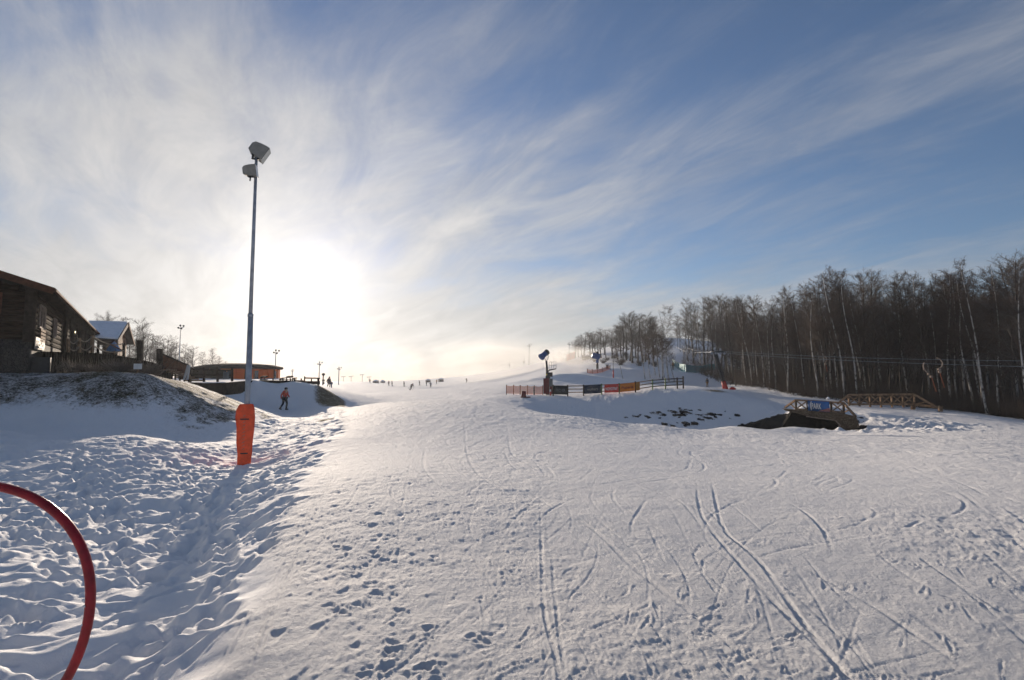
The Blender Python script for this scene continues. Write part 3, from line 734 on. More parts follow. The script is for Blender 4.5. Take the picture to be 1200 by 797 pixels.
for row, (k, step) in enumerate(((1.03,11),(1.10,12),(1.18,14),(1.28,15),(1.40,17),(1.56,20),(1.75,24))):
    px = 850+random.uniform(0, step)-row*1
    while px < 1265:
        D = forest_edge(px)*k*random.uniform(.985,1.03); p = G(px, D)
        lim = rise(px, D, p.z); h_ = lim*(random.uniform(.70,1.02) if random.random() < .7 else random.uniform(.96,1.07)) if row < 5 else lim*random.uniform(.70,.96); h_ = max(5, min(h_, 19))
        kind = random.choice(['birch','alder','thin','oak','birch','alder']) if row < 4 else random.choice(['alder','oak','alder'])
        nm, lb, gp = {'birch': ('birch_tree', 'slim pale birch set back in the wood', 'birches inside the wood'),
              'alder': ('alder_tree', 'bare dark tree with fine upswept twigs in the wood', 'bare dark trees of the wood'),
              'oak': ('oak_tree', 'bare broad crowned tree with grey twigs in the wood', 'broad bare trees of the wood'),
              'thin': ('young_tree', 'thin young bare tree among the trunks of the wood', 'young trees of the wood')}[kind]
        sec = 'at its uphill left end' if px < 900 else 'behind the blue banner' if px < 985 else 'behind the far railing' if px < 1072 else 'behind the two lift hangers' if px < 1130 else 'at its far right end'
        lb = lb.replace(' on the right', '')+' '+sec; gp = gp+' '+sec
        tree(kind, random.randrange(3), p, h_, nm, lb, gp, (random.uniform(-3,3), random.uniform(-8,3) if kind == 'birch' else random.uniform(-4,3)))
        cnt += 1; px += step*random.uniform(.8,1.45)
print('wood trees', cnt)
# brush at the foot of the wood and the deep wood behind (uncountable)
def brush(name, n, pxr, kr, hr, m, label, cat, steps=3):
    P0, P1, R0, R1 = [], [], [], []
    px = RNG.uniform(*pxr, n); k = RNG.uniform(0, 1, n)**1.3*(kr[1]-kr[0])+kr[0]; D = np.interp(px, *EDGE)*k; x = (px-600)/FPX*D; z = Hbase(x, D)
    for i in range(n):
        h_ = RNG.uniform(*hr)*(.6+.4*min(1, (k[i]-.97)*20)); p = np.array([x[i], D[i], z[i]-.05])
        for s_ in range(steps+2):
            d = np.array([RNG.normal(0,.45), RNG.normal(0,.45), 1]); q = p+d*h_*.45; e = q+(d+RNG.normal(0,.45,3))*h_*.4
            P0 += [p, q]; P1 += [q, e]; R0 += [.011, .007]; R1 += [.007, .004]
            for _ in range(2):
                f = p+(q-p)*RNG.random() if _ else q; g_ = f+(d+RNG.normal(0,.8,3))*h_*.3; P0.append(f); P1.append(g_); R0.append(.006); R1.append(.003)
    o = seg_mesh(name, P0, P1, R0, R1, m); return tag(o, label, cat, kind='stuff')
brush('undergrowth', 5200, (800,1330), (.985,1.5), (.7,2.6), M['twig'], 'tangled leafless undergrowth at the foot of the dark wood', 'undergrowth')
def deep_wood():
    A_ = []; n = 0
    kinds = [tree_data('alder', 401), tree_data('oak', 402), tree_data('alder', 403)]
    for i in range(190):
        px = random.uniform(835, 1330); D = forest_edge(px)*random.uniform(1.75,2.7); g_ = G(px, D); h_ = max(5, min(rise(px, D, g_.z)*random.uniform(.5,.8), 26))
        tp, rad, (a, b_, ra, rb) = kinds[i % 3]; sel = RNG.random(len(a)) < .33; s_ = h_/12; th = random.random()*6.28
        c, sn = math.cos(th), math.sin(th); Rm = np.array([[c,-sn,0],[sn,c,0],[0,0,1]])
        t0, t1 = tp[:-1], tp[1:]; rr0 = np.array(rad[:-1])*1.2; rr1 = np.array(rad[1:])*1.2
        a2 = np.vstack([a[sel]*np.array([1.2,1.2,1]), t0]); b2 = np.vstack([b_[sel]*np.array([1.2,1.2,1]), t1]); r0_ = np.concatenate([ra[sel]*2.6, rr0]); r1_ = np.concatenate([rb[sel]*2.6, rr1])
        o_ = np.array(g_); A_.append((a2@Rm.T*s_+o_, b2@Rm.T*s_+o_, r0_, r1_))
    o = seg_mesh('distant_wood', np.vstack([q[0] for q in A_]), np.vstack([q[1] for q in A_]), np.concatenate([q[2] for q in A_]), np.concatenate([q[3] for q in A_]), M['twig'])
    tag(o, 'dense mass of bare trees deep inside the wood on the right', 'wood', kind='stuff')
deep_wood()
brush('thicket', 2600, (850,1400), (1.5,2.6), (3.5,9), M['twig'], 'tall leafless thicket filling the inside of the dark wood', 'thicket')
# group of trees on the hill in the middle
mid = [('oak',742,425,105,368,1.35,'big spreading bare tree with two main limbs on the middle hill'),('oak',748,425,108,372,1.3,None),('oak',731,426,106,376,1.3,None),('oak',756,420,118,374,1.2,None),
 ('oak',685,414,150,391,1.9,None),('oak',691,414,148,389,1.9,None),('oak',697,415,144,390,1.7,None),('oak',704,420,128,386,1.6,None),('alder',678,414,155,395,1.9,None),('alder',710,421,126,388,1.4,None),
 ('oak',717,421,124,387,1.6,None),('alder',724,423,118,381,1.4,None),('oak',735,421,115,370,1.3,None),('oak',752,420,116,371,1.4,None),('alder',765,419,120,372,1.3,None),('alder',771,418,122,374,1.3,None),('alder',674,414,160,399,1.8,None),('oak',701,414,140,389,1.5,None),('oak',760,420,112,370,1.3,None),
 ('oak',694,0,152,391,1.9,None),('oak',708,0,138,389,1.7,None),('oak',722,0,130,384,1.6,None),('oak',739,0,112,369,1.2,None),('oak',728,0,124,378,1.5,None),('oak',746,0,126,371,1.3,None),('alder',682,0,158,393,1.9,None),('oak',766,0,128,373,1.2,None)]
for i, (k, px, py, D, top, wd, lb) in enumerate(mid):
    g_ = G(px, D); h_ = EYE+(445-top)/FPX*D-g_.z
    if lb: tree(k, 3, g_, h_, 'oak_tree', lb, None, (0,-3), wide=wd)
    elif k == 'oak': tree(k, i % 3, g_, h_, 'oak_tree', 'bare round crowned tree of the middle hill '+('left of the second snow gun' if px < 702 else 'just right of the second gun' if px < 738 else 'beside the biggest tree'), 'round crowned trees of the middle hill '+('left' if px < 702 else 'middle' if px < 738 else 'right'), (0, random.uniform(-3,3)), wide=wd)
    else: tree(k, i % 3, g_, h_, 'hill_tree', 'small bare grey tree in the clump on the middle hill', 'small trees of the middle hill', (0, random.uniform(-3,3)), wide=wd)
thinb = [(730,84,403,720,'thin dark tree right of the padded pole on the slope above the banners'),(756,84,388,752,None),(761,86,395,759,None),(772,88,382,768,None),(777,86,378,770,None),(779,88,390,773,None),(784,85,362,778,'tallest of the slender birches behind the wooden fence'),(789,85,398,782,None),(767,90,392,762,None)]
for i, (px, D, top, tx, lb) in enumerate(thinb):
    g_ = G(px, D); h_ = EYE+(445-top)/FPX*D-g_.z
    tree('birch', i % 3, g_, h_, 'slender_tree', lb or 'slender leaning birch trunk in the row behind the wooden fence', None if lb else 'slender birches behind the wooden fence', (0, math.degrees(math.atan2((tx-px)/FPX*D, h_))), wide=1.25)
# trees at the upper left end of the wood
for i, (px, D, top) in enumerate([(805,128,352),(812,124,362),(798,150,370),(820,118,356),(826,114,351),(834,108,353),(842,102,350),(850,100,350),(816,140,358),(838,116,355),(846,118,351),(795,165,378),(857,96,352),(808,145,362),(864,92,352),(870,90,351),(876,88,350),(830,124,354)]):
    g_ = G(px, D); h_ = EYE+(445-top)/FPX*D-g_.z
    tree(('birch','oak','alder')[i % 3], i % 3, g_, h_, 'slope_tree', 'bare tree at the uphill end of the wood beside the ski slope' , 'trees at the uphill end of the wood', (0, random.uniform(-5,1)))
# trees behind the chalets
lt = [(128,370,72),(140,373,75),(158,384,80),(166,377,78),(176,392,82),(186,394,84),(197,396,86),(206,402,88),(215,404,88),(226,408,92),(238,413,95),(247,409,95),(122,376,80),(150,388,76),(181,398,90),(191,400,80),(202,404,80),(220,410,84),(170,394,76),(256,418,98),(264,424,100)]
for i, (px, top, D) in enumerate(lt):
    g_ = G(px, D); h_ = EYE+(445-top)/FPX*D-g_.z
    tree('alder' if i % 3 else 'oak', i % 3, g_, h_, 'bare_tree', 'bare grey tree of the row '+('right behind the snow roofed hut' if px < 170 else 'behind the terrace stair' if px < 222 else 'just left of the round pavilion'), 'bare trees '+('behind the hut' if px < 170 else 'behind the stair' if px < 222 else 'left of the pavilion'), (0, random.uniform(-3,3)), wide=1.3)

# ------------------------------------------------------------------ shrubs, rocks
def shrub_mesh(seed, n=90, h_=.8):
    r = np.random.default_rng(seed); P0, P1, R0, R1 = [], [], [], []
    for i in range(n):
        d = np.array([r.normal(0,.55), r.normal(0,.55), 1]); p = np.array([r.normal(0,.15), r.normal(0,.15), -.05]); q = p+d*h_*r.uniform(.3,.6); e = q+(d+r.normal(0,.5,3))*h_*.4
        P0 += [p, q, q]; P1 += [q, e, q+(d+r.normal(0,.9,3))*h_*.35]; R0 += [.014,.01,.009]; R1 += [.01,.005,.004]
    return seg_mesh('shrub', P0, P1, R0, R1, M['twig2'], link=False)
SH = [shrub_mesh(s_) for s_ in range(3)]
def shrub(px, D, s_, label, group=None):
    o = bpy.data.objects.new('shrub', random.choice(SH)); COL.objects.link(o); o.location = G(px, D); o.scale = (s_,)*3; o.rotation_euler.z = random.random()*6; return tag(o, label, 'shrub', group)
for px, D, s_ in [(685,128,1.5),(689,129,1.2),(694,127,1.3)]+[(random.uniform(690,775), random.uniform(100,165), random.uniform(.6,1.3)) for _ in range(26)]:
    shrub(px, D, s_, 'low dark twiggy bush in the snow under the trees of the middle hill', 'bushes under the middle hill trees')
for px, D, s_ in ((88,25.5,.8),(133,26,.9),(147,25.5,.8),(178,26,.9),(110,26,.7),(60,25.6,.7),(165,27,.7)):
    shrub(px, D, s_, 'small dark bush on the snowy bank below the chalet deck', 'bushes below the chalet deck')
def rock_mesh(seed):
    r = np.random.default_rng(seed); import bmesh
    bm = bmesh.new(); bmesh.ops.create_icosphere(bm, subdivisions=3, radius=1)
    o_ = r.random(3)*10
    for v in bm.verts:
        n_ = v.co.normalized(); f = 1+.5*float(fbm(np.array([n_.x*1.4+o_[0]+n_.z]), np.array([n_.y*1.4+o_[1]]), 4)[0]); v.co = Vector((n_.x*f, n_.y*f*.8, n_.z*f*.55))
    me = bpy.data.meshes.new('rock'); bm.to_mesh(me); bm.free(); me.materials.append(M['rock']); me.update(); return me
RK = [rock_mesh(s_) for s_ in range(5)]
rk = RKP[::2]
def on_bank(px, py):     # nearest surface beyond the lip hit by the sight line
    for k in range(400):
        D = 37+k*.06; q = W(px, py, D)
        if H(q.x, q.y) > q.z: return Vector((q.x, q.y, H(q.x, q.y)))
    return None
for i, (px, py, s_) in enumerate(rk):
    p = on_bank(px, py)
    if p is None: continue
    for j in range(2 if s_ > .4 else 1):
        o = bpy.data.objects.new('rock', RK[(i+j) % 5]); COL.objects.link(o); o.location = p+Vector((random.uniform(-.5,.5)*j, random.uniform(-.5,.5)*j, -.02)); q_ = s_*random.uniform(.2,.36)
        o.scale = (q_*1.45, q_, q_*1.1); o.rotation_euler = (.3, random.uniform(-.3,.3), random.random()*6)
        tag(o, 'dark rock poking through the shaded snow of the hollow below the banners', 'rock', 'rocks in the shaded snow bank')

# ------------------------------------------------------------------ floodlight mast (foreground) and distant masts
base = W(287, 545, 14); base.z = H(base.x, base.y); bx, by, bz = base
top = 6.35+EYE-1.7; topz = W(299, 180, 14).z
t = thing('light_mast', base, 'tall grey floodlight mast with orange padding round its foot', 'light mast')
MB().tube([(bx,by,bz-.3),(bx,by,W(290,369,14).z)], [.072,.062], 14).build('lower_pole', M['galv'], t, True)
MB().tube([(bx,by,W(290,369,14).z-.05),(bx,by,topz)], [.052,.036], 14).build('upper_pole', M['galv'], t, True)
z0 = W(290,369,14).z
MB().tube([(bx,by,z0-.06),(bx,by,z0+.03)], [.072,.072], 14).build('collar', M['galv'], t, True)
# padding: three-sided wrap with bulging profile
pad = MB(); prof = [(0,.19),(.1,.20),(.35,.215),(.62,.235),(1.0,.265),(1.3,.285),(1.45,.27),(1.56,.235),(1.62,.20)]
for h_, r_ in prof: pass
ring = []
for h_, r_ in prof:
    rr_ = []
    for k in range(25):
        a = 2*math.pi*k/24; fl = 1/max(abs(math.cos(((a+.35) % (math.pi*2/3))-math.pi/3)), .62)
        rr_.append((bx+r_*.58*(1+.05*math.sin(h_*9+k))*fl*math.cos(a), by+r_*.58*(1+.05*math.sin(h_*9+k))*fl*math.sin(a), bz-.04+h_))
    ring.append(rr_)
pd = pad.quad_grid(ring).build('padding', M['orange'], t, True)
MB().lathe((bx,by,bz-.06),[(.0,0),(.10,.0),(.10,1.60),(.06,1.61)],20).build('padding_core', M['orange'], t)
hl = MB()
for k in range(11):
    z_ = bz+.42+k*.085; hl.bar((bx-.0,by-.185,z_),(bx+.06,by-.185,z_+.04),.01,.01)
hl.build('crease_highlights', M['trimw'], pd)  # pale bars painted in as highlights on the padding creases
for zz, rr2 in ((.30,.128),(1.18,.165)):
    MB().tube([(bx,by,bz+zz),(bx,by,bz+zz+.03)], [rr2*1.22]*2, 20).build('strap', M['dark'], pd)
sc_ = MB(); rs_ = random.Random(2)
for k in range(16):
    a = k*.393; sc_.lathe((bx+.21*math.cos(a), by+.21*math.sin(a), bz-.09), [(.11,0),(.10,.05*rs_.uniform(.6,1.5)),(.05,.10),(.01,.12)], 8)
sc_.build('snow_collar', M['snowc'], t, True)
def flood(t, c, aim, up, s_, m=M['lamp']):
    """box-reflector floodlight: flat square glass side, body tapering to the back"""
    aim = Vector(aim).normalized(); X = aim.cross(Vector(up)).normalized(); Z = X.cross(aim); c = Vector(c); h_ = s_/2
    f = lambda x, z, d: c+X*x*h_+Z*z*h_+aim*d
    lv = [(1,0),(1.0,.06),(.96,.06)]
    mb = MB(); rings = []
    for k, d in ((1.0,.10*s_/.4),(1.0,.02),(.93,-.10*s_/.4),(.78,-.24*s_/.4),(.5,-.30*s_/.4),(.02,-.31*s_/.4)):
        rings.append([f(x*k, z*k*(1 if z > 0 else .8), d) for x, z in ((-1,-.9),(-.9,-1),(.9,-1),(1,-.9),(1,.9),(.9,1),(-.9,1),(-1,.9),(-1,-.9))])
    b_ = mb.quad_grid(rings).build('lamp_housing', m, t)
    MB().extrude([f(-.93,-.85,.1*s_/.4-.01),f(.93,-.85,.1*s_/.4-.01),f(.93,.93,.1*s_/.4-.01),f(-.93,.93,.1*s_/.4-.01)], aim*.015).build('glass', M['glassd'], b_)
    return b_
flood(t, W(305,179,14)+Vector((0,.1,0)), (.80,.32,-.5), (.45,.1,.9), .44)
flood(t, W(297,201,13.9), (.93,.25,.10), (.0,-.2,1), .34)
MB().tube([W(299,186,14), W(296,186.5,13.95), W(296.5,180,13.95), W(301,181,13.97)], .035, 8).tube([W(299.5,187,14),W(303,186,14),W(304,182,14)], .03, 8).build('bracket', M['dark'], t)
MB().box(W(294,205.5,13.85), (.16,.1,.1)).tube([W(293.5,206,13.85), W(293,212,13.85)], .02, 6).build('ballast_box', M['dark'], t)

def mast(px, D, top, ytop_lamps, label, base_py=None, s_=1, group='floodlight masts in the distance'):
    g_ = G(px, D); zt = W(px, top, D).z; x, y = g_.x, g_.y
    t = thing('light_mast', g_, label, 'light mast', group)
    w_ = max(.07, .0011*D)
    MB().tube([(x,y,g_.z-.2),(x,y,zt)], [w_, w_*.6], 8).build('pole', M['galv'], t, True)
    u = D/FPX
    for dx, dz, a in ((-2.0,-6,1),(1.6,-7.5,1),(.2,-1,1),(4.0,-2,1)):
        c = Vector((x+dx*u*s_, y-.1, zt+dz*u*.55*s_+1.0*u)); sz = 2.3*u*s_
        rg = [[c+Vector((sz*.5*k*math.cos(q), d, sz*.5*k*math.sin(q))) for q in [i*math.pi/4 for i in range(9)]] for k, d in ((.02,-sz*.5),(.7,-sz*.45),(1,0),(.02,.02))]
        MB().quad_grid(rg).build('floodlight', M['dark'] if D < 100 else M['galv'], t)
    MB().bar((x-2*u*s_,y,zt-3*u*s_),(x+4*u*s_,y,zt-1.5*u*s_),.06).build('cross_arm', M['galv'], t)
mast(210, 62, 382, None, 'grey floodlight mast with four round lamps rising behind the wooden stair')
mast(323, 95, 411, None, 'floodlight mast rising behind the orange round pavilion')
mast(374.5, 120, 425, None, 'thin floodlight mast beside the end of the terrace fence', s_=.8)
mast(397.5, 150, 431, None, 'thin distant floodlight mast right of the standing couple', s_=.7)
mast(620, 285, 404, None, 'faint tall floodlight mast in the mist on the distant hill', s_=.7)
mast(667, 240, 402, None, 'faint floodlight mast beside the left end of the hill trees', s_=.7)
mast(343, 130, 434, None, 'tiny floodlight mast just right of the orange pavilion', s_=.5)
# slalom clock / round sign mast
g_ = G(379, 80); t = thing('lamp_post', g_, 'short post with a round dark lamp head beside the couple on the crest', 'lamp post')
MB().tube([g_, W(379,438,80)], .09, 8).build('post', M['dark'], t); c = W(379,439,80)
MB().lathe(c-Vector((0,0,.2)), [(.05,0),(.22,.12),(.24,.3),(.1,.42)], 12).build('lamp_head', M['dark'], t)
MB().box(W(379,446,80),(.34,.2,.3)).box(W(379,449,80),(.3,.2,.3)).build('control_box', M['dark'], t)
# white flag pole
g_ = G(295, 43.5); o = MB().tube([g_-Vector((0,0,.2)), W(296,369,43.5)], [.075,.06], 10).tube([W(296,369.5,43.5), W(296,368.5,43.5)], [.08,.08], 10).build('flag_pole', M['galv'], None, True); tag(rebase(o, g_), 'plain pale flag pole standing just right of the big mast', 'flag pole')
# far ski lift pylons on the skyline
for px, D, h_ in ((412,255,2.6),(425,250,3.4),(403,260,2.4),(433,262,2.4)):
    g_ = G(px, D); t = thing('lift_pylon', g_, 'tiny T shaped ski lift pylon on the left skyline', 'lift pylon', 'lift pylons on the left skyline')
    MB().tube([g_, g_+Vector((0,0,h_))], .12, 8).build('post', M['galv'], t); MB().box(g_+Vector((0,0,h_)), (2.2,.2,.2)).box(g_+Vector((-.9,0,h_-.3)), (.6,.2,.18)).build('crossbar', M['galv'], t)
for px, D in ((614,285),(597,290),(641,260)):
    g_ = G(px, D); t = thing('snow_lance', g_, 'faint upright snow lance on the misty hill', 'snow lance', 'snow lances on the misty hill')
    MB().tube([g_, g_+Vector((.2,0,5.5))], .12, 8).build('pole', M['galv'], t); MB().box(g_+Vector((0,0,2.2)), (.8,.5,1.0)).build('valve_box', M['grey'], t)

# ------------------------------------------------------------------ red hoop
c = W(-47, 722, 2.6); rr_ = 146/FPX*2.6; gz = H(c.x, c.y)
pts = [c+Vector((rr_*math.cos(a), .04*math.sin(a*2), rr_*math.sin(a))) for a in [2*math.pi*k/72 for k in range(73)]]
t = thing('hoop', (c.x, c.y, gz), 'large dark red plastic hoop standing in the snow at the left foreground', 'hoop')
MB().tube(pts, .0215, 16, cap=False).build('tube', M['redtube'], t, True)
fr = MB(); rf = random.Random(4)
fp = [c+Vector((rr_*math.cos(a)-.006*0, -.0, rr_*math.sin(a))) for a in np.linspace(R(-52), R(-8), 26)]
off_ = [p+(c-p).normalized()*.010+Vector((0,-.012,0)) for p in fp]
fr.tube(off_, [.0185*max(.15, .55+.45*math.sin(k*.9)+.2*rf.random()-(k/26)*.55) for k in range(26)], 10)
for k in range(8):
    a = R(rf.uniform(-30, 10)); p = c+Vector((rr_*math.cos(a)-.012, -.018, rr_*math.sin(a))); fr.lathe(p, [(.001,-.006),(.007,-.002),(.006,.005),(.001,.008)], 7)
fr.build('frost', M['frost'], t, True)

# ------------------------------------------------------------------ chalet
Cn = Vector((-22.06, 24, 0)); a_ = Vector((-.568,.823,0)); b_ = Vector((.823,.568,0)); UP = Vector((0,0,1))
def CH(s_, t_, z): return Cn+b_*s_+a_*t_+UP*z
ch = thing('chalet', CH(0,0,1.9), 'large dark brown log chalet with stone base and long overhanging roof', 'chalet')
EZ = 5.80; SL = .32; L = 35.0; WB = 1.4
roofz = lambda s_: EZ+(.92-s_)*SL
# log walls (front gable wall toward the camera, long side wall to the right) with horizontal log courses
def logwall(P0, d, L_, z0, ztop, out):
    mb = MB(); h_ = .27; z = z0
    k = 0
    while True:
        zt = min(z+h_, 20); 
        if z > ztop(0) and z > ztop(L_): break
        l1 = L_
        if z+h_ > ztop(L_)+1e-6 or z+h_ > ztop(0)+1e-6:
            # clip by sloping top
            lo, hi = 0, L_
            n = [L_*i/40 for i in range(41) if ztop(L_*i/40) >= z+h_*.6]
            if not n: break
            lo, hi = min(n), max(n)
        else: lo, hi = 0, L_
        p = P0+d*lo+UP*(z+h_/2); q = P0+d*hi+UP*(z+h_/2)
        mb.tube([p, q], h_*.54, 8); z += h_
    return mb
wl = logwall(CH(0,0,0), -b_, 16, 3.55, lambda l: roofz(-l)-.25, None).build('front_wall', M['log'], ch)
wr = logwall(CH(0,0,0), a_, L-1, 3.55, lambda l: roofz(0)-.2, None).build('side_wall', M['log'], ch)
MB().extrude([CH(-16,-.12,1.0), CH(.14,-.12,1.0), CH(.14,-.12,3.5), CH(-16,-.12,3.5)], a_*.5).extrude([CH(.14,.38,1.0), CH(.14,L-1,1.0), CH(.14,L-1,3.5), CH(.14,.38,3.5)], -b_*.5).build('stone_base', M['stone'], ch)
MB().extrude([CH(-.1,.25,3.5), CH(-15.9,.25,3.5), CH(-15.9,.25,roofz(-8)), CH(-8,.25,roofz(-8)), CH(-.1,.25,roofz(0)-.3)], a_*.1).extrude([CH(-.15,.36,3.5), CH(-.15,L-1,3.5), CH(-.15,L-1,roofz(0)-.3), CH(-.15,.36,roofz(0)-.3)], -b_*.1).build('inner_wall', M['darkwood'], ch)
MB().tube([CH(.05,-.05,3.4), CH(.05,-.05,roofz(0)-.2)], .22, 10).build('corner_post', M['darkwood'], ch)
rf_ = MB()
def slab(s0, s1, t0, t1, th): 
    return [CH(s0,t0,roofz(s0)), CH(s1,t0,roofz(s1)), CH(s1,t0,roofz(s1)-th), CH(s0,t0,roofz(s0)-th)]
rf_.extrude(slab(-9, .92, -1.2, 0, .14), a_*L)
MR = MB()
rf_.build('roof', M['roof'], ch)
# far slope of the roof
rp = [CH(-9,-1.2,roofz(-9)), CH(-18,-1.2,roofz(0)), CH(-18,-1.2,roofz(0)-.14), CH(-9,-1.2,roofz(-9)-.14)]
MR.extrude(rp, a_*L).build('rear_roof', M['roof'], ch)
vg = MB(); vg.bar(CH(-9,-1.24,roofz(-9)-.12), CH(.97,-1.24,roofz(.97)-.12), .05, .3); vg.build('verge_board', M['shutter'], ch)
eb = MB(); eb.bar(CH(.98,-1.2,EZ-.08), CH(.98,L-1.2,EZ-.08), .12, .10); eb.build('gutter', M['shutter'], ch)
sn = MB()
for k in range(58):
    t_ = -1.1+k*.6; sn.extrude([CH(.80,t_,roofz(.8)+.01), CH(.96,t_,roofz(.96)+.01), CH(.96,t_,roofz(.96)+.05), CH(.80,t_,roofz(.8)+.05)], a_*.42)
sn.build('eave_tiles', M['darkwood'], ch)
rafs = MB()
for k in range(34): t_ = -1.0+k*1.02; rafs.bar(CH(-.1,t_,roofz(-.1)-.25), CH(.86,t_,roofz(.86)-.23), .1, .16)
rafs.build('rafters', M['darkwood'], ch)
def window(P, d, n, wd, hg, sh=False, mw='trimw'):
    """P: lower corner on wall, d: along, n: outward"""
    fr = MB(); q = P+n*.17
    for (u0, v0, u1, v1) in ((0,0,wd,0),(0,hg,wd,hg),(0,0,0,hg),(wd,0,wd,hg),(wd/2,0,wd/2,hg)):
        fr.bar(q+d*u0+UP*v0, q+d*u1+UP*v1, .07, .09)
    f = fr.build('window', M[mw], ch)
    MB().extrude([q-n*.06, q-n*.06+d*wd, q-n*.06+d*wd+UP*hg, q-n*.06+UP*hg], -n*.03).build('pane', M['glassd'], f)
    if sh:
        for s0 in (-wd*.62, wd*1.04): MB().extrude([q+d*s0, q+d*(s0+wd*.58), q+d*(s0+wd*.58)+UP*hg, q+d*s0+UP*hg], n*.05).build('shutter', M['shutter'], f)
nf = -a_; nr = b_
window(CH(-1.45,0,4.62), -b_, nf, .9, .95, True, 'shutter')
window(CH(-4.6,0,4.62), -b_, nf, .9, .95, True, 'shutter')
window(CH(0,1.6,4.25), a_, nr, 1.6, 1.05); window(CH(0,6.4,4.1), a_, nr, .9, 1.0); window(CH(0,10.4,3.9), a_, nr, 1.1, 1.1); window(CH(0,14.6,3.9), a_, nr, 1.1, 1.1); window(CH(0,19,3.9), a_, nr, 1.1, 1.1)
po = MB()
for t_ in (5.6,9.2,13.4,18,24,30): MB().bar(CH(.75,t_,3.2), CH(.75,t_,roofz(.75)-.2), .16).build('veranda_post', M['darkwood'], ch)
lp = MB().lathe(CH(.6,11.5,4.75), [(.02,-.09),(.08,-.05),(.09,.03),(.03,.09)], 12).build('wall_lamp', M['bulb'], ch)
bl = MB()
for k in range(4): bl.bar(CH(.25,1.5,4.1-k*.17), CH(.25,3.4,4.1-k*.17), .05, .12)
bl.build('balcony_boards', M['wood'], ch)
# sign board with dark letters
sg = thing('sign_board', CH(.5,.4,3.0), 'pale wooden sign board with dark letters on the chalet corner', 'sign')
sb = CH(.22,.25,3.40)
MB().extrude([sb+a_*0+UP*-.28, sb+a_*2.5+UP*-.24, sb+a_*2.75+UP*0, sb+a_*2.5+UP*.26, sb+UP*.28], b_*.05).build('board', M['signw'], sg)
text_mesh('lettering', 'SALAŠ', M['dark'], sg, sb+a_*1.25+b_*.07+UP*.06, a_, UP, 2.0, .26, bold=.02)
MB().bar(sb+a_*.25+b_*.07-UP*.17, sb+a_*2.1+b_*.07-UP*.15, .03, .06).build('painted_line', M['dark'], sg)
for u in (.3,2.2): MB().bar(sb+a_*u-b_*.04-UP*.24, sb+a_*u-b_*.04+UP*.24, .06).build('bracket', M['darkwood'], sg)

# deck with skirt, posts and ropes
dk = thing('terrace_deck', G(90,29), 'dark wooden terrace with posts and sagging ropes along the chalet', 'terrace')
dpx = [(52,25.5,412),(80,28,413),(108,31,413.5),(135,34,416),(164,38,421),(187,41,427),(203,43,433)]
topl = [W(px, py, D) for px, D, py in dpx]
sk = MB(); back = a_*0-b_*0
sk.quad_grid([[p-UP*2.9 for p in topl], topl]); sk.quad_grid([topl, [p+Vector((-3.2,1.2,0)) for p in topl]])
nk = MB()
pl = MB().quad_grid([topl, [p+Vector((-3.2,1.2,0)) for p in topl], [p+Vector((-3.2,1.2,-2.9)) for p in topl], [p-UP*2.9 for p in topl], topl]).build('deck', M['darkwood'], dk)
pb = MB()
for i in range(len(topl)-1):
    for k in range(9):
        p = topl[i].lerp(topl[i+1], k/9)+Vector((.05,-.05,0)); pb.bar(p, p-UP*2.6, .16, .04)
pb.build('skirt_boards', M['darkwood'], dk)
posts = []
for px, D, ptop, pbase in ((80,28,397,413),(93,29.4,396,414),(108,31,393,414),(145,35.5,402,418)):
    p, q = W(px,pbase,D), W(px,ptop,D); MB().bar(p, q, .12).build('post', M['wood'] if px != 145 else M['darkwood'], dk); posts.append((p, q))
for fr_ in (.95, .45):
    rp = MB()
    for i in range(3):
        p = posts[i][0].lerp(posts[i][1], fr_); q = posts[i+1][0].lerp(posts[i+1][1], fr_)
        rp.tube([p.lerp(q, k/6)-UP*(.25*math.sin(math.pi*k/6)) for k in range(7)], .035, 6)
    rp.build('rope', M['rope'], dk)
for px, D, y0, y1 in ((164,38,399,425),(187,41,409,430)):
    o = MB().tube([W(px,y1+8,D), W(px,y0,D)], .22, 8).build('timber_post', M['darkwood'], None); tag(rebase(o, W(px,y1+8,D)), 'thick dark timber post at the %s of the terrace stair' % ('top' if px == 164 else 'middle'), 'post')
# side stair with brown panel
st = thing('stair', W(212,440,43), 'dark wooden stair with a brown plank side descending from the terrace', 'stair')
A0, A1 = W(189,416,41), W(222,430,45)
MB().extrude([A0, A1, A1-UP*.9, A0-UP*1.0], Vector((0,.08,0))).build('side_panel', M['shutter'], st)
MB().bar(A0+UP*.08, A1+UP*.08, .12).bar(W(222,430,45), W(232,436,46), .1).build('handrail', M['darkwood'], st)
for k in range(7):
    p = A0.lerp(A1, k/6)-UP*1.0; MB().box(p+Vector((0,.7,-.15)), (.8,1.4,.12)).build('step', M['wood'], st); MB().bar(p, p-UP*.9, .1).build('leg', M['darkwood'], st)
wst = thing('white_rack', G(218,44), 'white A shaped rack standing beside the foot of the stair', 'rack')
for x0, x1 in ((215.5,220.5),(219.5,222)):
    MB().bar(W(x0,445,43.5), W(x1,428,43.5), .14,.1).build('leg', M['white'], wst)
MB().bar(W(217,440,43.5), W(221,438,43.5), .06).build('crossbar', M['white'], wst)
# sign at deck foot
g_ = G(161.5, 25); t = thing('notice_board', g_, 'small white notice on a post in front of the terrace', 'sign')
MB().bar(g_-UP*.1, W(161.5,432,25), .06).build('post', M['wood'], t); MB().box(W(161.5,429.5,24.96), (.38,.03,.26)).build('board', M['white'], t)
# stone block dark hatch
o = MB().box(CH(.4,.9,2.3), (.9,.8,.9), a_, None).build('cellar_box', M['dark'], None); tag(rebase(o, CH(.4,.9,1.9)), 'dark square box against the stone base under the sign', 'box')

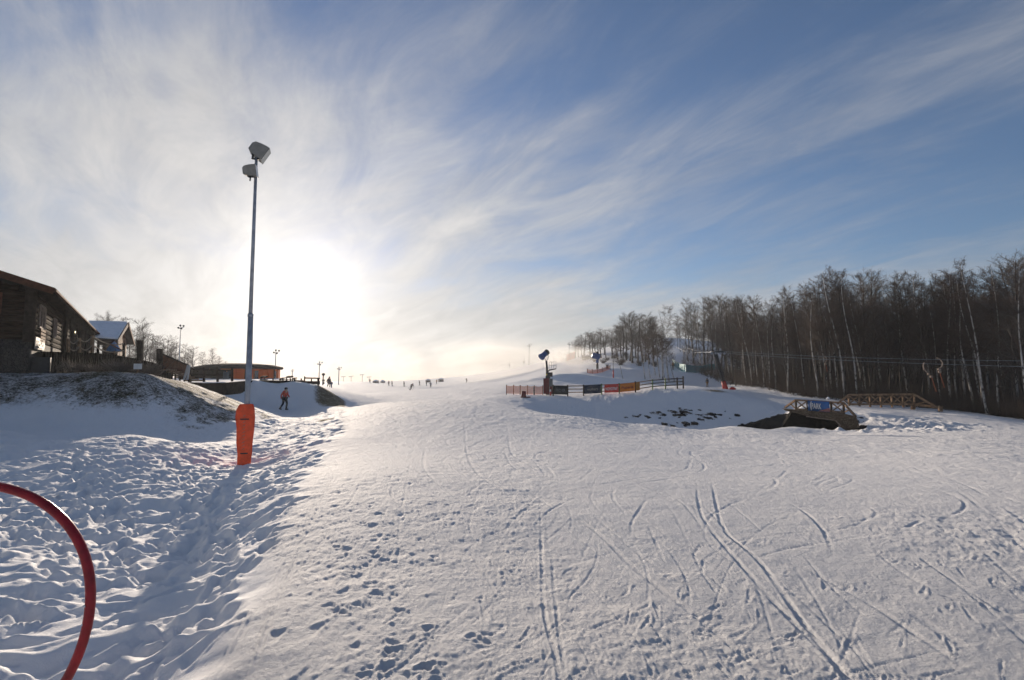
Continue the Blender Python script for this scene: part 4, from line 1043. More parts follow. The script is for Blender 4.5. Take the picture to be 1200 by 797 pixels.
# second hut with snow on its roof
D2 = 50; r0, r1 = W(104,379,D2-2), W(150,380,D2+1); e0, e1 = W(112,399,D2-4.5), W(137.5,401,D2-3)
hu = thing('hut', G(135, 50), 'small hut with a snow covered roof and pale gable boards behind the chalet', 'hut')
MB().extrude([r0, r1, e1, e0], Vector((0,0,.16))).build('roof', M['roof'], hu)
sn_ = MB(); nrm = (e1-r1).cross(r0-r1).normalized(); nrm = nrm if nrm.z > 0 else -nrm
sn_.extrude([p+UP*.17 for p in (r0.lerp(e0,.03), r1.lerp(e1,.03)-(r1-r0)*.01, e1.lerp(r1,.04)-(e1-e0)*.02, e0.lerp(r0,.04))], Vector((0,0,.14))).build('roof_snow', M['snowc'], hu)
g2 = W(157,404,D2+7); 
MB().extrude([r0, r1, g2, g2-(r1-r0)], UP*.16).build('rear_roof', M['roof'], hu)
ap = r1-Vector((.4,0,.1)); lf = e1-Vector((.2,-.3,0)); rg = g2-Vector((.5,.4,0))
MB().extrude([ap, lf, lf-UP*1.5, rg-UP*1.5, rg], Vector((-.15,.03,0))).build('gable_wall', M['shutter'], hu)
MB().extrude([lf, lf-UP*1.5, e0+Vector((.3,.4,-1.5)), e0+Vector((.3,.4,0))], Vector((-.05,.15,0))).build('side_wall', M['darkwood'], hu)
MB().bar(r1+Vector((.05,-.03,.02)), e1+Vector((.05,-.03,.02)), .08, .34).build('verge_board', M['trimw'], hu)
MB().bar(r1+Vector((.05,.03,.02)), g2+Vector((.05,.03,.02)), .08, .30).build('verge_board', M['shutter'], hu)
# folded blue parasol on the terrace
g_ = W(134,415,36); t = thing('parasol', g_, 'blue canvas parasol half folded on the terrace', 'parasol')
MB().tube([g_, W(134,401,36)], .03, 8).build('pole', M['wood'], t); c = W(134,401,36)
rg = [[c+Vector((r_*math.cos(k*math.pi/4+.2)*(1 if k % 2 else .72), r_*math.sin(k*math.pi/4+.2)*(1 if k % 2 else .72), z)) for k in range(9)] for r_, z in ((.02,.05),(.2,-.15),(.36,-.42),(.46,-.62))]
MB().quad_grid(rg).build('canopy', mat('blue_canvas', (.10,.22,.42), .8), t)
MB().bar(W(118,411,35), W(130,403,35.4), .08).bar(W(128,403,35.4), W(144,411,35.8), .08).build('bracing', M['wood'], dk)

# retaining wall below terrace plateau with fence above
rw = [(190,446,36.5),(215,448,36.5),(240,449,36.8),(262,448.5,37.5),(300,445.5,44),(345,446,47),(362,447,48)]
tp_ = [W(px,py,D) for px,py,D in rw]
o = MB().quad_grid([tp_, [p+Vector((0,.35,0)) for p in tp_], [p+Vector((0,.35,-1.0)) for p in tp_], [p-UP*(1.0 if i < 4 else .35) for i, p in enumerate(tp_)], tp_]).build('retaining_wall', M['darkwood'], None)
tag(rebase(o, tp_[2]-UP*1), 'low dark timber retaining wall under the plateau of the pavilion', 'wall')
fe = thing('fence', W(250,449,46), 'dark wooden rail fence on the retaining wall left of the mast', 'fence')
fp_ = [(223,46),(239,46.5),(255,47),(272,47.5)]
for px, D in fp_: MB().bar(W(px,448,D), W(px,430,D), .16).build('post', M['darkwood'], fe)
for dy in (433,439): MB().bar(W(223,dy,46), W(272,dy+1,47.5), .08,.14).build('rail', M['darkwood'], fe)
pst = MB().box(W(249,455,40.6), (.28,.2,.75)).build('gate_post', M['trimw'], None); tag(rebase(pst, W(249,461,40.6)), 'short pale post in front of the dark retaining wall', 'post')
ub = MB().box(W(265,440,43.5), (.36,.3,.62)).build('service_box', M['grey'], None); tag(rebase(ub, W(265,445,43.5)), 'small grey service box on the plateau beside the mast', 'box')
fe = thing('fence', W(350,447,50), 'wooden terrace fence ending in a thick post above the shaded mound', 'fence')
for px, t0 in ((320,443.5),(328,443.5),(336,444),(345,444),(353,443.5),(357,441),(365,444),(373,443)): MB().bar(W(px,452 if px < 365 else 455,50), W(px,t0,50), .16 if px == 373 else .10).build('post', M['darkwood'], fe)
MB().bar(W(357,443,50), W(375,443.4,50), .09,.12).build('rail', M['darkwood'], fe)
MB().bar(W(312,448,49.5), W(375,448.6,50), .12,.3).build('rail', M['darkwood'], fe); MB().bar(W(346,446,50), W(356,446,50), .07).build('rail', M['darkwood'], fe); MB().bar(W(362,452,50), W(374,453,50), .08).build('rail', M['darkwood'], fe)
# benches / loungers on the terrace
for px, D, w_, hh, nm_, lb in ((338,52,7,6,'sun_lounger','dark folded sun lounger near the right side of the pavilion'),(308,50,7,6,'terrace_table','dark table with tilted top in front of the orange pavilion'),(330,50,5,4,'garden_bench','low bench between the pavilion and the lounger'),(344,53,4,4,'chair','small dark chair at the right of the loungers')):
    t = thing(nm_, W(px,447,D), lb, nm_.replace('_',' ')); u = D/FPX
    MB().extrude([W(px-w_/2,447-hh*.6,D), W(px+w_/2,447-hh*.75,D), W(px+w_/2*.9,447-hh,D), W(px-w_/3,447-hh*1.0,D)], Vector((0,.5,.05))).build('backrest', M['darkwood'], t)
    for s_ in (-1,1): MB().bar(W(px+s_*w_*.42,448,D), W(px+s_*w_*.28,447-hh*.7,D), .09).build('leg', M['darkwood'], t)
    MB().box(W(px,445,D)+Vector((0,.2,0)), (w_*u*.9,.5,.08)).build('seat_board', M['darkwood'], t)

# round pavilion
pv = thing('pavilion', G(280, 75), 'low round pavilion clad in orange with a flat dark roof', 'pavilion')
pc = W(280, 445, 75); pr = 48/FPX*75*.98; zt = W(280,432,75).z; zb = W(280,449,75).z
def arc(r_, z, a0, a1, n): return [Vector((pc.x+r_*math.cos(R(a0+(a1-a0)*k/n)), pc.y+r_*.8*math.sin(R(a0+(a1-a0)*k/n)), z)) for k in range(n+1)]
MB().quad_grid([arc(pr*.93,zb-.6,-112,140,60), arc(pr*.93,zt,-112,140,60)]).build('front_wall', M['oran2'], pv)
MB().quad_grid([arc(pr*.93,zb-.6,140,248,40), arc(pr*.93,zt,140,248,40)]).build('rear_wall', M['darkwood'], pv)
rings = [arc(pr*k,zt+dz,0,360,64) for k, dz in ((.9,-.02),(1.02,-.12),(1.04,.05),(1.03,.22),(.8,.50),(.4,.70),(.01,.74))]
MB().quad_grid(rings).build('roof', M['roof'], pv)
for k in range(14):
    a = R(-108+k*12.2); p = Vector((pc.x+pr*.95*math.cos(a), pc.y+pr*.77*math.sin(a), 0)); MB().bar(p+UP*(zb-.5), p+UP*zt, .12).build('column', M['oran2'] if k % 4 else M['darkwood'], pv)
for k in (2,5,8):
    pts = [Vector((pc.x+pr*.955*math.cos(R(a)), pc.y+pr*.765*math.sin(R(a)), 0)) for a in (-112+k*12.2+3, -112+k*12.2+10)]
    MB().extrude([pts[0]+UP*(zb+.5), pts[1]+UP*(zb+.5), pts[1]+UP*(zt-.35), pts[0]+UP*(zt-.35)], Vector((0,-.05,0))).build('window', M['glassd'], pv)
lw = MB().box(W(240,441,70), (5.2,3,1.5)).build('annex_wall', M['darkwood'], pv); MB().extrude([W(226,436.5,69), W(262,431,70), W(262,430,70), W(226,435.5,69)], Vector((0,4,0))).build('annex_roof', M['roof'], pv)

# ------------------------------------------------------------------ people
def person(loc, pose, face=0, h_=1.72, top='jdark', legs='jdark', label='', group=None, skis=False, head='jdark', poles=False):
    """continuous skinned body; clothing as close fitting children"""
    t = thing('person', loc, label, 'person', group); s_ = h_/1.72
    J = {'pel': (0,0,.95), 'chest': (0,0,1.30), 'neck': (0,0,1.48), 'head': (0,0,1.60), 'crown': (0,0,1.70),
         'lk': (-.10,.0,.50), 'la': (-.11,.0,.09), 'lt': (-.11,-.16,.04), 'rk': (.10,.0,.50), 'ra': (.11,.0,.09), 'rt': (.11,-.16,.04), 'lh': (-.09,0,.9), 'rh': (.09,0,.9),
         'ls': (-.19,0,1.42), 'le': (-.25,.0,1.15), 'lw': (-.26,-.05,.90), 'lf': (-.26,-.09,.80), 'rs': (.19,0,1.42), 're': (.25,0,1.15), 'rw': (.26,-.05,.90), 'rf': (.26,-.09,.80)}
    J.update(pose)
    E = [('pel','chest'),('chest','neck'),('neck','head'),('head','crown'),('pel','lh'),('lh','lk'),('lk','la'),('la','lt'),('pel','rh'),('rh','rk'),('rk','ra'),('ra','rt'),
         ('neck','ls'),('ls','le'),('le','lw'),('lw','lf'),('neck','rs'),('rs','re'),('re','rw'),('rw','rf')]
    RD = dict(pel=.145,chest=.155,neck=.062,head=.098,crown=.06,lh=.10,rh=.10,lk=.062,rk=.062,la=.045,ra=.045,lt=.04,rt=.04,ls=.06,rs=.06,le=.042,re=.042,lw=.03,rw=.03,lf=.035,rf=.035)
    def skin(keys, extra, m, name, par):
        ks = [k for k in J if k in keys]; idx = {k: i for i, k in enumerate(ks)}
        me = bpy.data.meshes.new(name); c, sn = math.cos(face), math.sin(face)
        me.from_pydata([((x*c-y*sn)*s_, (x*sn+y*c)*s_, z*s_) for x, y, z in (J[k] for k in ks)], [(idx[a], idx[b]) for a, b in E if a in idx and b in idx], [])
        o = bpy.data.objects.new(name, me); COL.objects.link(o); md = o.modifiers.new('s', 'SKIN'); o.modifiers.new('u', 'SUBSURF').levels = 1; o.modifiers['u'].render_levels = 1
        for k in ks:
            r_ = (RD[k]+extra)*s_; me.skin_vertices[0].data[idx[k]].radius = (r_, r_)
        me.skin_vertices[0].data[0].use_root = True
        bpy.context.view_layer.update()
        m2 = bpy.data.meshes.new_from_object(o.evaluated_get(bpy.context.evaluated_depsgraph_get())); bpy.data.objects.remove(o)
        m2.materials.clear(); m2.materials.append(m); m2.shade_smooth(); o = bpy.data.objects.new(name, m2); COL.objects.link(o); o.parent = par; return o
    b = skin(list(J), 0, M['skin'], 'body', t)
    skin(['pel','chest','ls','le','lw','rs','re','rw','neck'], .022, M[top], 'jacket', t)
    skin(['pel','lh','lk','la','rh','rk','ra'], .02, M[legs], 'trousers', t)
    hd = Vector(J['head']); c, sn = math.cos(face), math.sin(face)
    f = lambda p: t.location+Vector(((p[0]*c-p[1]*sn)*s_, (p[0]*sn+p[1]*c)*s_, p[2]*s_))
    MB().lathe(f((hd.x,hd.y+.01,hd.z)), [(.118*s_,-.01),(.125*s_,.05*s_),(.11*s_,.10*s_),(.07*s_,.14*s_),(.01,.155*s_)], 14).build('hat', M[head], t, True)
    for k in ('l','r'):
        an = J[k+'a']; tt = J[k+'t']; MB().tube([f((an[0],an[1]+.06,an[2]-.03)), f((an[0],an[1],an[2]-.02)), f((tt[0],tt[1],max(.04,tt[2])))], [.06*s_,.075*s_,.05*s_], 8).build('boot', M['dark'], t, True)
        if skis: MB().bar(f((tt[0],tt[1]+.95,.02)), f((tt[0]+.0,tt[1]-.85,.02)), .09, .03).build('ski', M['dark'], t)
        if poles: MB().tube([f(J[k+'f']), f((J[k+'f'][0]*1.2, J[k+'f'][1]+.45, .1))], .02, 6).build('ski_pole', M['dark'], t)
    return t
walk = {'rk': (.09,-.16,.52), 'ra': (.10,-.08,.10), 'rt': (.10,-.26,.06), 'lk': (-.09,.05,.50), 'la': (-.10,.32,.14), 'lt': (-.10,.20,.05), 'lw': (-.27,.10,.92), 'lf': (-.27,.13,.84), 'le': (-.25,.1,1.15), 're': (.24,-.08,1.16), 'rw': (.22,-.25,1.0), 'rf': (.2,-.32,.98), 'chest': (0,-.04,1.3), 'neck': (0,-.07,1.48), 'head': (0,-.12,1.6), 'crown': (0,-.12,1.7), 'ls': (-.19,-.06,1.42), 'rs': (.19,-.06,1.42)}
ski = {'pel': (0,.10,.80), 'lh': (-.09,.1,.76), 'rh': (.09,.1,.76), 'lk': (-.10,-.12,.48), 'rk': (.10,-.12,.48), 'chest': (0,-.06,1.12), 'neck': (0,-.16,1.28), 'head': (0,-.22,1.38), 'crown': (0,-.22,1.48), 'ls': (-.19,-.15,1.23), 'rs': (.19,-.15,1.23), 'le': (-.34,-.18,1.02), 're': (.34,-.18,1.02), 'lw': (-.40,-.4,.95), 'rw': (.40,-.4,.95), 'lf': (-.4,-.47,.95), 'rf': (.4,-.47,.95)}
bend = {'chest': (0,-.25,1.15), 'neck': (0,-.42,1.22), 'head': (0,-.54,1.25), 'crown': (0,-.62,1.28), 'ls': (-.19,-.38,1.2), 'rs': (.19,-.38,1.2), 'le': (-.22,-.45,.95), 're': (.22,-.45,.95), 'lw': (-.2,-.5,.72), 'rw': (.2,-.5,.72), 'lf': (-.2,-.52,.63), 'rf': (.2,-.52,.63)}
person(G(335,41), walk, R(72), 1.72, 'jred', 'jdark', 'person in a red jacket and dark trousers walking below the shaded mound', head='jdark')
person(G(386,78), walk, R(60), 1.72, 'jdark', 'jgrey', 'person in grey standing at the left of the pair on the crest')
person(G(389.2,78.5), bend, R(-60), 1.72, 'jblue', 'jblue', 'person in blue bending forward at the right of the pair on the crest', head='jblue')
q = person(G(481,112), ski, R(25), 1.72, 'jdark', 'jdark', 'largest skier in black leaning into a turn on the far slope', skis=True, poles=True); q.rotation_euler = (0, R(22), 0)
sk_ = [(456,170,'jdark','left skier of the close pair on the skyline'),(460,172,'jgrey','right skier of the close pair on the skyline'),(474,168,'jdark','dark skier just left of the leaning skier'),(492,190,'jgrey','skier in grey between the leaning skier and the huts'),
      (500,180,'jgrey','grey skier just below the left far hut'),(505,150,'jblue','dark blue skier carving below the left far hut'),(512,200,'jyel','faint skier in ochre between the two far huts'),(547,190,'jgrey','lone faint skier on the slope right of the huts'),
      (434,215,'jyel','faint skier left of the low huts on the skyline')]
for px, D, c_, lb in sk_:
    person(G(px, D), ski if px % 2 else walk, random.uniform(-1,1), 1.72, c_, 'jdark', lb, skis=True)
person(G(788.5,104), {}, 0, 1.6, 'jyel', 'jdark', 'person riding the drag lift uphill beside the slender birches')
person(G(828,80), {}, R(180), 1.35, 'jdark', 'jyel', 'small dark figure standing on the snow track left of the red padded pylon', skis=True)
for px, D, w_, hh, lb in ((502,240,2.0,1.1,'left one of two tiny huts on the far skyline'),(517,235,2.1,1.3,'right one of two tiny huts on the far skyline'),(441,225,2.2,.9,'low dark hut on the skyline left of the skiers'),(449,230,1.6,.8,'tiny low hut beside the skiers on the skyline')):
    g_ = G(px, D); t = thing('hut', g_, lb, 'hut')
    MB().box(g_+UP*(hh/2-.1), (w_,2,hh)).build('wall', M['trimw'], t); MB().extrude([g_+Vector((-w_*.6,-1.3,hh-.15)), g_+Vector((w_*.55,-1.3,hh-.15)), g_+Vector((0,-1.3,hh+.5))], Vector((0,2.6,0))).build('roof', M['snowc'], t)
    MB().box(g_+Vector((0,-1.02,hh*.4)), (.8,.06,hh*.7)).build('door', M['darkwood'], t)

# ------------------------------------------------------------------ snow guns
def gun(px, D, py_base, scale_, label, aim, cols):
    g_ = G(px, D); t = thing('snow_gun', g_, label, 'snow gun'); u = D/FPX
    Pn = lambda x, y, dz=0: W(x, y, D+dz)
    return g_, t, Pn, u
g_, t, Pn, u = gun(641.5, 60, 462, 1, 'blue fan snow gun raised on a dark mast with railing beside the red cabinet', None, None)
MB().tube([g_-UP*.2, Pn(641.6,444)], .22, 10).tube([Pn(641.6,444), Pn(641.0,434), Pn(640.2,423)], [.16,.14,.12], 10).build('mast', M['dark'], t, True)
MB().box(Pn(644.2,439), (.62,.5,.5)).box(Pn(642,442.5), (.5,.45,.35)).build('motor_box', M['dark'], t)
MB().box(Pn(640.6,439,-.3), (.12,.1,.16)).build('yellow_handle', M['yellow'], t)
MB().extrude([Pn(641.8,436), Pn(643,433), Pn(652,431.6), Pn(652,432.6), Pn(644,434.5), Pn(642,437.5)], Vector((0,.6,0))).build('platform', M['dark'], t)
rl = MB()
for x in (643.5,646.3,649,651.7):
    for dy in (0,.6): rl.tube([Pn(x,432,dy), Pn(x,424.2,dy)], .022, 6)
for y in (424.2,428): 
    for dy in (0,.6): rl.tube([Pn(643.5,y+.2,dy), Pn(651.7,y,dy)], .022, 6)
    rl.tube([Pn(651.7,y), Pn(651.7,y,.6)], .022, 6)
rl.build('railing', M['galv'], t)
ax = (Pn(643.4,410.6,.5)-Pn(634.2,418.6,-.2)); c0 = Pn(634.2,418.6,-.2); ax.normalize(); Lb = 1.18
fn = MB().lathe(c0, [(.02,.02),(.30,.02),(.40,-.02),(.41,.06),(.345,.16),(.315,.3),(.305,.8)], 26, ax).build('barrel', M['blue'], t, True)
MB().lathe(c0, [(.30,.79),(.33,.82),(.33,1.12),(.29,1.16),(.27,1.0),(.02,.98)], 26, ax).build('nozzle_ring', M['dark'], fn, True)
MB().tube([Pn(640.2,423), Pn(641.8,421), Pn(642.8,418), Pn(642,416)], .05, 8).tube([Pn(640,423), Pn(638.5,420), Pn(638,417.5)], .05, 8).build('yoke', M['galv'], t, True)
cb = thing('electric_cabinet', Pn(640.5,461.5,-.9), 'dark red cabinet with a grey box at the foot of the near snow gun', 'cabinet')
MB().box(Pn(640.2,452.5,-.9), (.62,.5,1.72)).build('cabinet_body', M['cabinet'], cb); MB().box(Pn(640.2,452.5,-1.17), (.5,.03,1.5)).build('door', M['cabinet'], cb)
MB().box(Pn(645,448.3,-.8), (.5,.4,.85)).build('switch_box', M['grey'], cb); MB().box(Pn(646,457.5,-.7), (.34,.4,.9)).build('side_panel', M['cabinet'], cb)
hy = thing('hydrant', Pn(645.3,463,-1.6), 'short red and white marker post in front of the red cabinet', 'post'); MB().tube([Pn(645.3,463.5,-1.6), Pn(645,459,-1.6)], .08, 8).build('red_shaft', M['redpad'], hy); MB().tube([Pn(645,459,-1.6), Pn(644.8,456.5,-1.6)], .085, 8).build('white_top', M['white'], hy)

g_, t, Pn, u = gun(700.5, 96, 440, 1, 'second blue snow gun spraying on the slope before the hill trees', None, None)
MB().tube([g_-UP*.2, Pn(699.7,421)], [.18,.14], 10).build('mast', M['dark'], t, True)
fn = MB().lathe(Pn(701.6,418.5), [(.02,0),(.52,0),(.62,.03),(.60,.15),(.52,.3),(.52,1.25),(.44,1.28),(.02,1.1)], 22, (-1,-.4,.28)).build('barrel', M['blue'], t, True)
MB().box(Pn(699.8,423.5), (.5,.5,.55)).build('motor_box', M['blue'], t); MB().lathe(Pn(700,414), [(.05,-.2),(.28,-.1),(.28,.2),(.05,.35)], 10).build('top_lamp', M['dark'], t)
for k in ((696.5,441),(704,441),(701,441.5)): MB().tube([Pn(*k), Pn(700,434)], .10, 8).build('leg', M['redpad'], t)
MB().box(Pn(700,430), (.4,.3,.9)).build('control_panel', M['dark'], t)

# poles, boxes and stakes
def stake(px, D, top, r_, m, label, cat='stake', col2=None, frac=.45, name='stake'):
    g_ = G(px, D); q = W(px, top, D); t = thing(name, g_, label, cat)
    MB().tube([g_-UP*.1, q], r_, 8).build('shaft', m, t, True)
    if col2: MB().tube([g_, g_.lerp(q, frac)], r_*2.0, 10).build('padding', col2, t, True)
    return t
stake(718.5, 84, 423, .05, M['dark'], 'thin pole with red padding on its lower half beside the orange net', 'pole', M['redpad'], .45, 'padded_pole')
stake(679, 105, 432.5, .16, M['dark'], 'small dark stake standing on the snow mound left of the second snow gun')
stake(625.8, 57.5, 453.5, .07, M['darkwood'], 'brown stake beside the orange net near the red cabinet')
bx_ = W(614,466,54); g_ = G(614, 54); t = thing('valve_box', g_, 'small dark red box sitting on the snow in front of the orange net', 'box')
MB().extrude([g_+Vector((-.28,0,-.05)), g_+Vector((.24,0,-.05)), g_+Vector((.20,0,.58)), g_+Vector((-.24,0,.62))], Vector((0,.45,0))).build('body', M['cabinet'], t); MB().box(g_+Vector((.15,.1,.0)), (1.0,.6,.08)).build('skid', M['cabinet'], t)
g_ = G(711.5, 93); t = thing('valve_box', g_, 'small grey box standing right of the second snow gun', 'box'); MB().box(g_+UP*.3, (.42,.4,.65)).build('body', M['grey'], t); MB().box(g_+UP*.64, (.5,.48,.06)).build('lid', M['dark'], t)

def net(name, pts, h_, m, label, group=None, post='darkwood', sag=.08):
    t = thing(name, pts[0], label, 'net', group); mb = MB(); bot, top_ = [], []; uv = []; d = 0
    P_ = []
    for i in range(len(pts)-1):
        for k in range(4): P_.append((pts[i].lerp(pts[i+1], k/4), math.sin(k/4*math.pi)))
    P_.append((pts[-1], 0)); prev = P_[0][0]
    for p, s_ in P_:
        d += (p-prev).length; prev = p; gz = H(p.x, p.y)
        bot.append(Vector((p.x, p.y, gz+.02))); top_.append(Vector((p.x, p.y, gz+h_-sag*s_))); uv.append(d)
    mb.quad_grid([bot, top_]); mb.uv = [(u_, 0) for u_ in uv]+[(u_, h_) for u_ in uv]
    mb.build('mesh_fabric', m, t, uv=True)
    for p in pts: gz = H(p.x, p.y); MB().tube([(p.x,p.y+.04,gz-.1),(p.x,p.y+.04,gz+h_+.06)], .04, 6).build('post', M[post], t)
    return t
net('safety_net', [G(593.5,59), G(602,58.5), G(609.5,58), G(618,58), G(626,58), G(636,59)], .95, M['onet'], 'orange safety net left of the red cabinet')
net('safety_net', [G(688,91), G(694,90), G(700,90), G(706,90.5), G(715,92)], .75, M['onet'], 'low orange net round the foot of the second snow gun')
net('safety_net', [G(664,150), G(668,150), G(674,151)], 2.0, M['onet'], 'distant orange net on the misty slope left of the hill trees')
net('safety_net', [GP(788,428), GP(795,433), GP(804,437), GP(818,437), GP(830,435), GP(843,433)], 1.5, M['tnet'], 'teal safety net along the slope below the uphill trees', post='galv')

# ------------------------------------------------------------------ banner fence
FP = [(648,56.2),(665,56.3),(683.5,56),(704.5,55.8),(725,55.7),(744,55.8),(764,56.4),(779,56.9),(793,57.3),(800,57.5)]
fe = thing('fence', G(720,55.5), 'long wooden rail fence carrying four advertising banners along the bank', 'fence')
FG = [G(px, D) for px, D in FP]
def fz(i, f): return FG[i]+UP*f
for i, g_ in enumerate(FG):
    MB().bar(g_-UP*.3, g_+UP*(1.18 if i != 9 else 1.3), .13).build('post', M['green'] if i in (3,4,6,7) else M['darkwood'], fe)
for lv in (.38,.72,1.05):
    for i in range(9): MB().bar(fz(i, lv)+Vector((0,.09,0)), fz(i+1, lv)+Vector((0,.09,0)), .05, .10).build('rail', M['darkwood'] if i > 5 else M['wood'], fe)
def banner(i, m, txt, tm, label, z0=.22, z1=1.08, t0=0.03, t1=.97, ws=.7, hs=.34):
    p = FG[i].lerp(FG[i+1], t0); q = FG[i].lerp(FG[i+1], t1); d = (q-p); d.z = 0; X = d.normalized(); n = Vector((X.y,-X.x,0))*.09
    t = thing('banner', p+UP*z0, label, 'banner')
    rows = [[p.lerp(q, k/8)+UP*(z0+(z1-z0)*j/3)+n*(1+.2*math.sin(k*2.1+j)) for k in range(9)] for j in range(4)]
    o = MB().quad_grid(rows).build('cloth', m, t, True); sd = o.modifiers.new('t', 'SOLIDIFY'); sd.thickness = .012
    dd = (q-p); c = (p+q)/2+UP*((z0+z1)/2)+n*1.5
    if txt: text_mesh('lettering', txt, tm, t, c, dd, UP, dd.length*ws, (z1-z0)*hs, depth=.01, bold=.015)
    return t
banner(0, M['black'], 'FISCHER', M['grey'], 'black banner with faint grey letters, leftmost on the rail fence', z0=.15, z1=1.05)
banner(2, M['navy'], 'wolters', M['lamp'], 'dark navy banner with thin pale letters on the rail fence', z0=.2, z1=1.12, ws=.66, hs=.3)
banner(3, M['redb'], 'NOVOTNÝ', M['white'], 'red banner with bold white letters in the middle of the rail fence', ws=.84, hs=.44, t0=.16)
banner(4, M['orb'], 'Pizzeria', M['rust'], 'orange banner with dark red letters on the rail fence', ws=.78, hs=.32)
banner(5, mat('ochre_banner', (.36,.15,.02), .6), '', None, 'narrow ochre banner wrapped round the post right of the orange banner', t0=.0, t1=.24)

# ------------------------------------------------------------------ culvert crossing with two timber railings
def truss(name, A, B, h_, n, sl0, sl1, label, first_s=1, nm='railing', thick=.13):
    """A,B ground ends of the top chord; sloping end braces reach sl0/sl1 beyond"""
    t = thing(nm, (A+B)/2, label, 'railing'); d = B-A
    tops = [A.lerp(B, k/n)+UP*h_ for k in range(n+1)]; bots = [A.lerp(B, k/n) for k in range(n+1)]
    MB().bar(tops[0], tops[-1], thick, thick).build('top_rail', M['wood'], t)
    MB().bar(bots[0]+UP*.1, bots[-1]+UP*.1, thick, thick*1.1).build('bottom_rail', M['wood'], t)
    for k in range(n+1): MB().bar(bots[k]-UP*.2, tops[k], thick*.8, thick*.95).build('post', M['darkwood'] if name == 'near' else M['wood'], t)
    for k in range(n):
        br = MB(); o_ = Vector((0,-.03,0)); br.bar(bots[k]+UP*.12+o_, tops[k+1]+o_, .05, thick*.65); br.bar(bots[k+1]+UP*.12-o_, tops[k]-o_, .05, thick*.65); br.build('cross_brace', M['wood'], t)
    MB().bar(tops[0], sl0, thick, thick).build('end_brace', M['wood'], t); MB().bar(tops[-1], sl1, thick, thick).build('end_brace', M['wood'], t)
    MB().bar((tops[0]+sl0)/2, bots[0]+UP*.1, .06, thick*.65).build('strut', M['wood'], t)
    MB().bar((tops[-1]+sl1)/2, bots[-1]+UP*.1, .06, thick*.65).build('strut', M['wood'], t)
    return t
nA, nB = W(933,481,40.3), W(989,485,38.2)
truss('near', nA, nB, .78, 4, W(920,477.5,41.5), W(1003,488.5,36.9), 'near timber railing with cross braces and a blue banner over the culvert')
fA, fB = W(995,475,50.5), W(1072,475,47.8)
ft = truss('far', fA, fB, .98, 6, W(981,473.5,51), W(1103,480,45.5), 'far longer timber railing with cross braces before the dark wood', thick=.17)
MB().bar(W(1072,475,47.8)+UP*.08, W(1103,478,45.5), .16, .2).build('bottom_rail', M['wood'], ft)
for p in ((1102,475.5,482.5,45.4),(1070,475,480,47.7)): MB().bar(W(p[0],p[2],p[3]), W(p[0],p[1],p[3]), .3,.2).build('foot_block', M['wood'], ft)
# culvert side: rough wall with a trapezoid opening, pale strip painted for its sunlit edge
M['pit'] = mat('opening_shade_black', (.010,.008,.007), .95, 0, .5, 3, .03, 8, spec=.05)  # near-black colour stands for the shade inside the culvert opening
cw = thing('culvert', W(960,500,38.5), 'rough brown stone culvert wall with a low dark opening under the near railing', 'culvert')
l0, l1 = W(925,478,40.4), W(1004,488,36.6)
f = lambda s_, z: Vector((l0.x+(l1.x-l0.x)*s_, l0.y+(l1.y-l0.y)*s_, z))
zt = lambda s_: l0.z+(l1.z-l0.z)*s_-.02
ins = Vector((.35,.9,0))
fz_ = lambda s_, py: Vector((0,0,0))
def onwall(px, py):   # intersect the sight ray with the wall plane
    o_ = Vector((0,0,EYE)); d = W(px, py, 10)-o_; n = Vector((-(l1-l0).y, (l1-l0).x, 0)); k = (l0-o_).dot(n)/d.dot(n); return o_+d*k
face = [onwall(918,479), onwall(933,480.5), onwall(989,485), onwall(1003,488), onwall(1008,501.5), onwall(988,504), onwall(979.5,493), onwall(945,487.5), onwall(932,484), onwall(921,481.5)]
MB().extrude(face, ins).build('wall', M['bridge'], cw)
MB().bar(onwall(945,488)-ins*.05, onwall(979.5,492.8)-ins*.05, .10,.06).bar(onwall(979.5,492.8)-ins*.05, onwall(985,499.5)-ins*.05, .10,.06).build('sunlit_edge', M['trimw'], cw)
MB().extrude([onwall(930,483.5)+ins, onwall(986,487)+ins, onwall(990,508)+ins, onwall(915,508)+ins], ins*1.2).build('shade_backing', M['pit'], cw)  # dark slab filling the opening in place of its inner shade
# blue banner
bt = thing('banner', W(957,480,39.2), 'blue PARK banner with white brush letters tied to the near railing', 'banner')
p0, p1 = nA.lerp(nB, .245)+Vector((-.02,-.12,0)), nA.lerp(nB, .70)+Vector((-.02,-.12,0)); dd = p1-p0
rows = [[p0.lerp(p1, k/6)+UP*(.04+.76*j/3)+Vector((0,-.02*math.sin(k*1.7),0)) for k in range(7)] for j in range(4)]
cl_ = MB().quad_grid(rows).build('cloth', M['bannerblue'], bt, True); cl_.modifiers.new('t', 'SOLIDIFY').thickness = .01
text_mesh('lettering', 'PARK', M['white'], bt, p0+dd*.38+UP*.42+Vector((0,-.06,0)), dd, UP, dd.length*.46, .42, bold=.02)
sw = MB(); q = p0+dd*.11+Vector((0,-.06,0)); sw.tube([q+dd*.04+UP*.74, q-dd*.01+UP*.55, q+dd*.0+UP*.3, q+dd*.04+UP*.1], [.03,.035,.03,.02], 6); sw.build('brush_stroke', M['white'], bt)
MB().extrude([p0+dd*.45+UP*.07+Vector((0,-.05,0)), p0+dd*.99+UP*.07+Vector((0,-.05,0)), p0+dd*.99+UP*.36+Vector((0,-.05,0)), p0+dd*.8+UP*.26+Vector((0,-.05,0))], Vector((0,-.006,0))).build('pink_flash', mat('faded_pink', (.42,.18,.17), .6), bt)
MB().lathe(W(970.5,467.8,39), [(.01,-.05),(.10,-.02),(.11,.06),(.05,.14),(.01,.17)], 9).build('snow_clump', M['snowc'], bt, True)

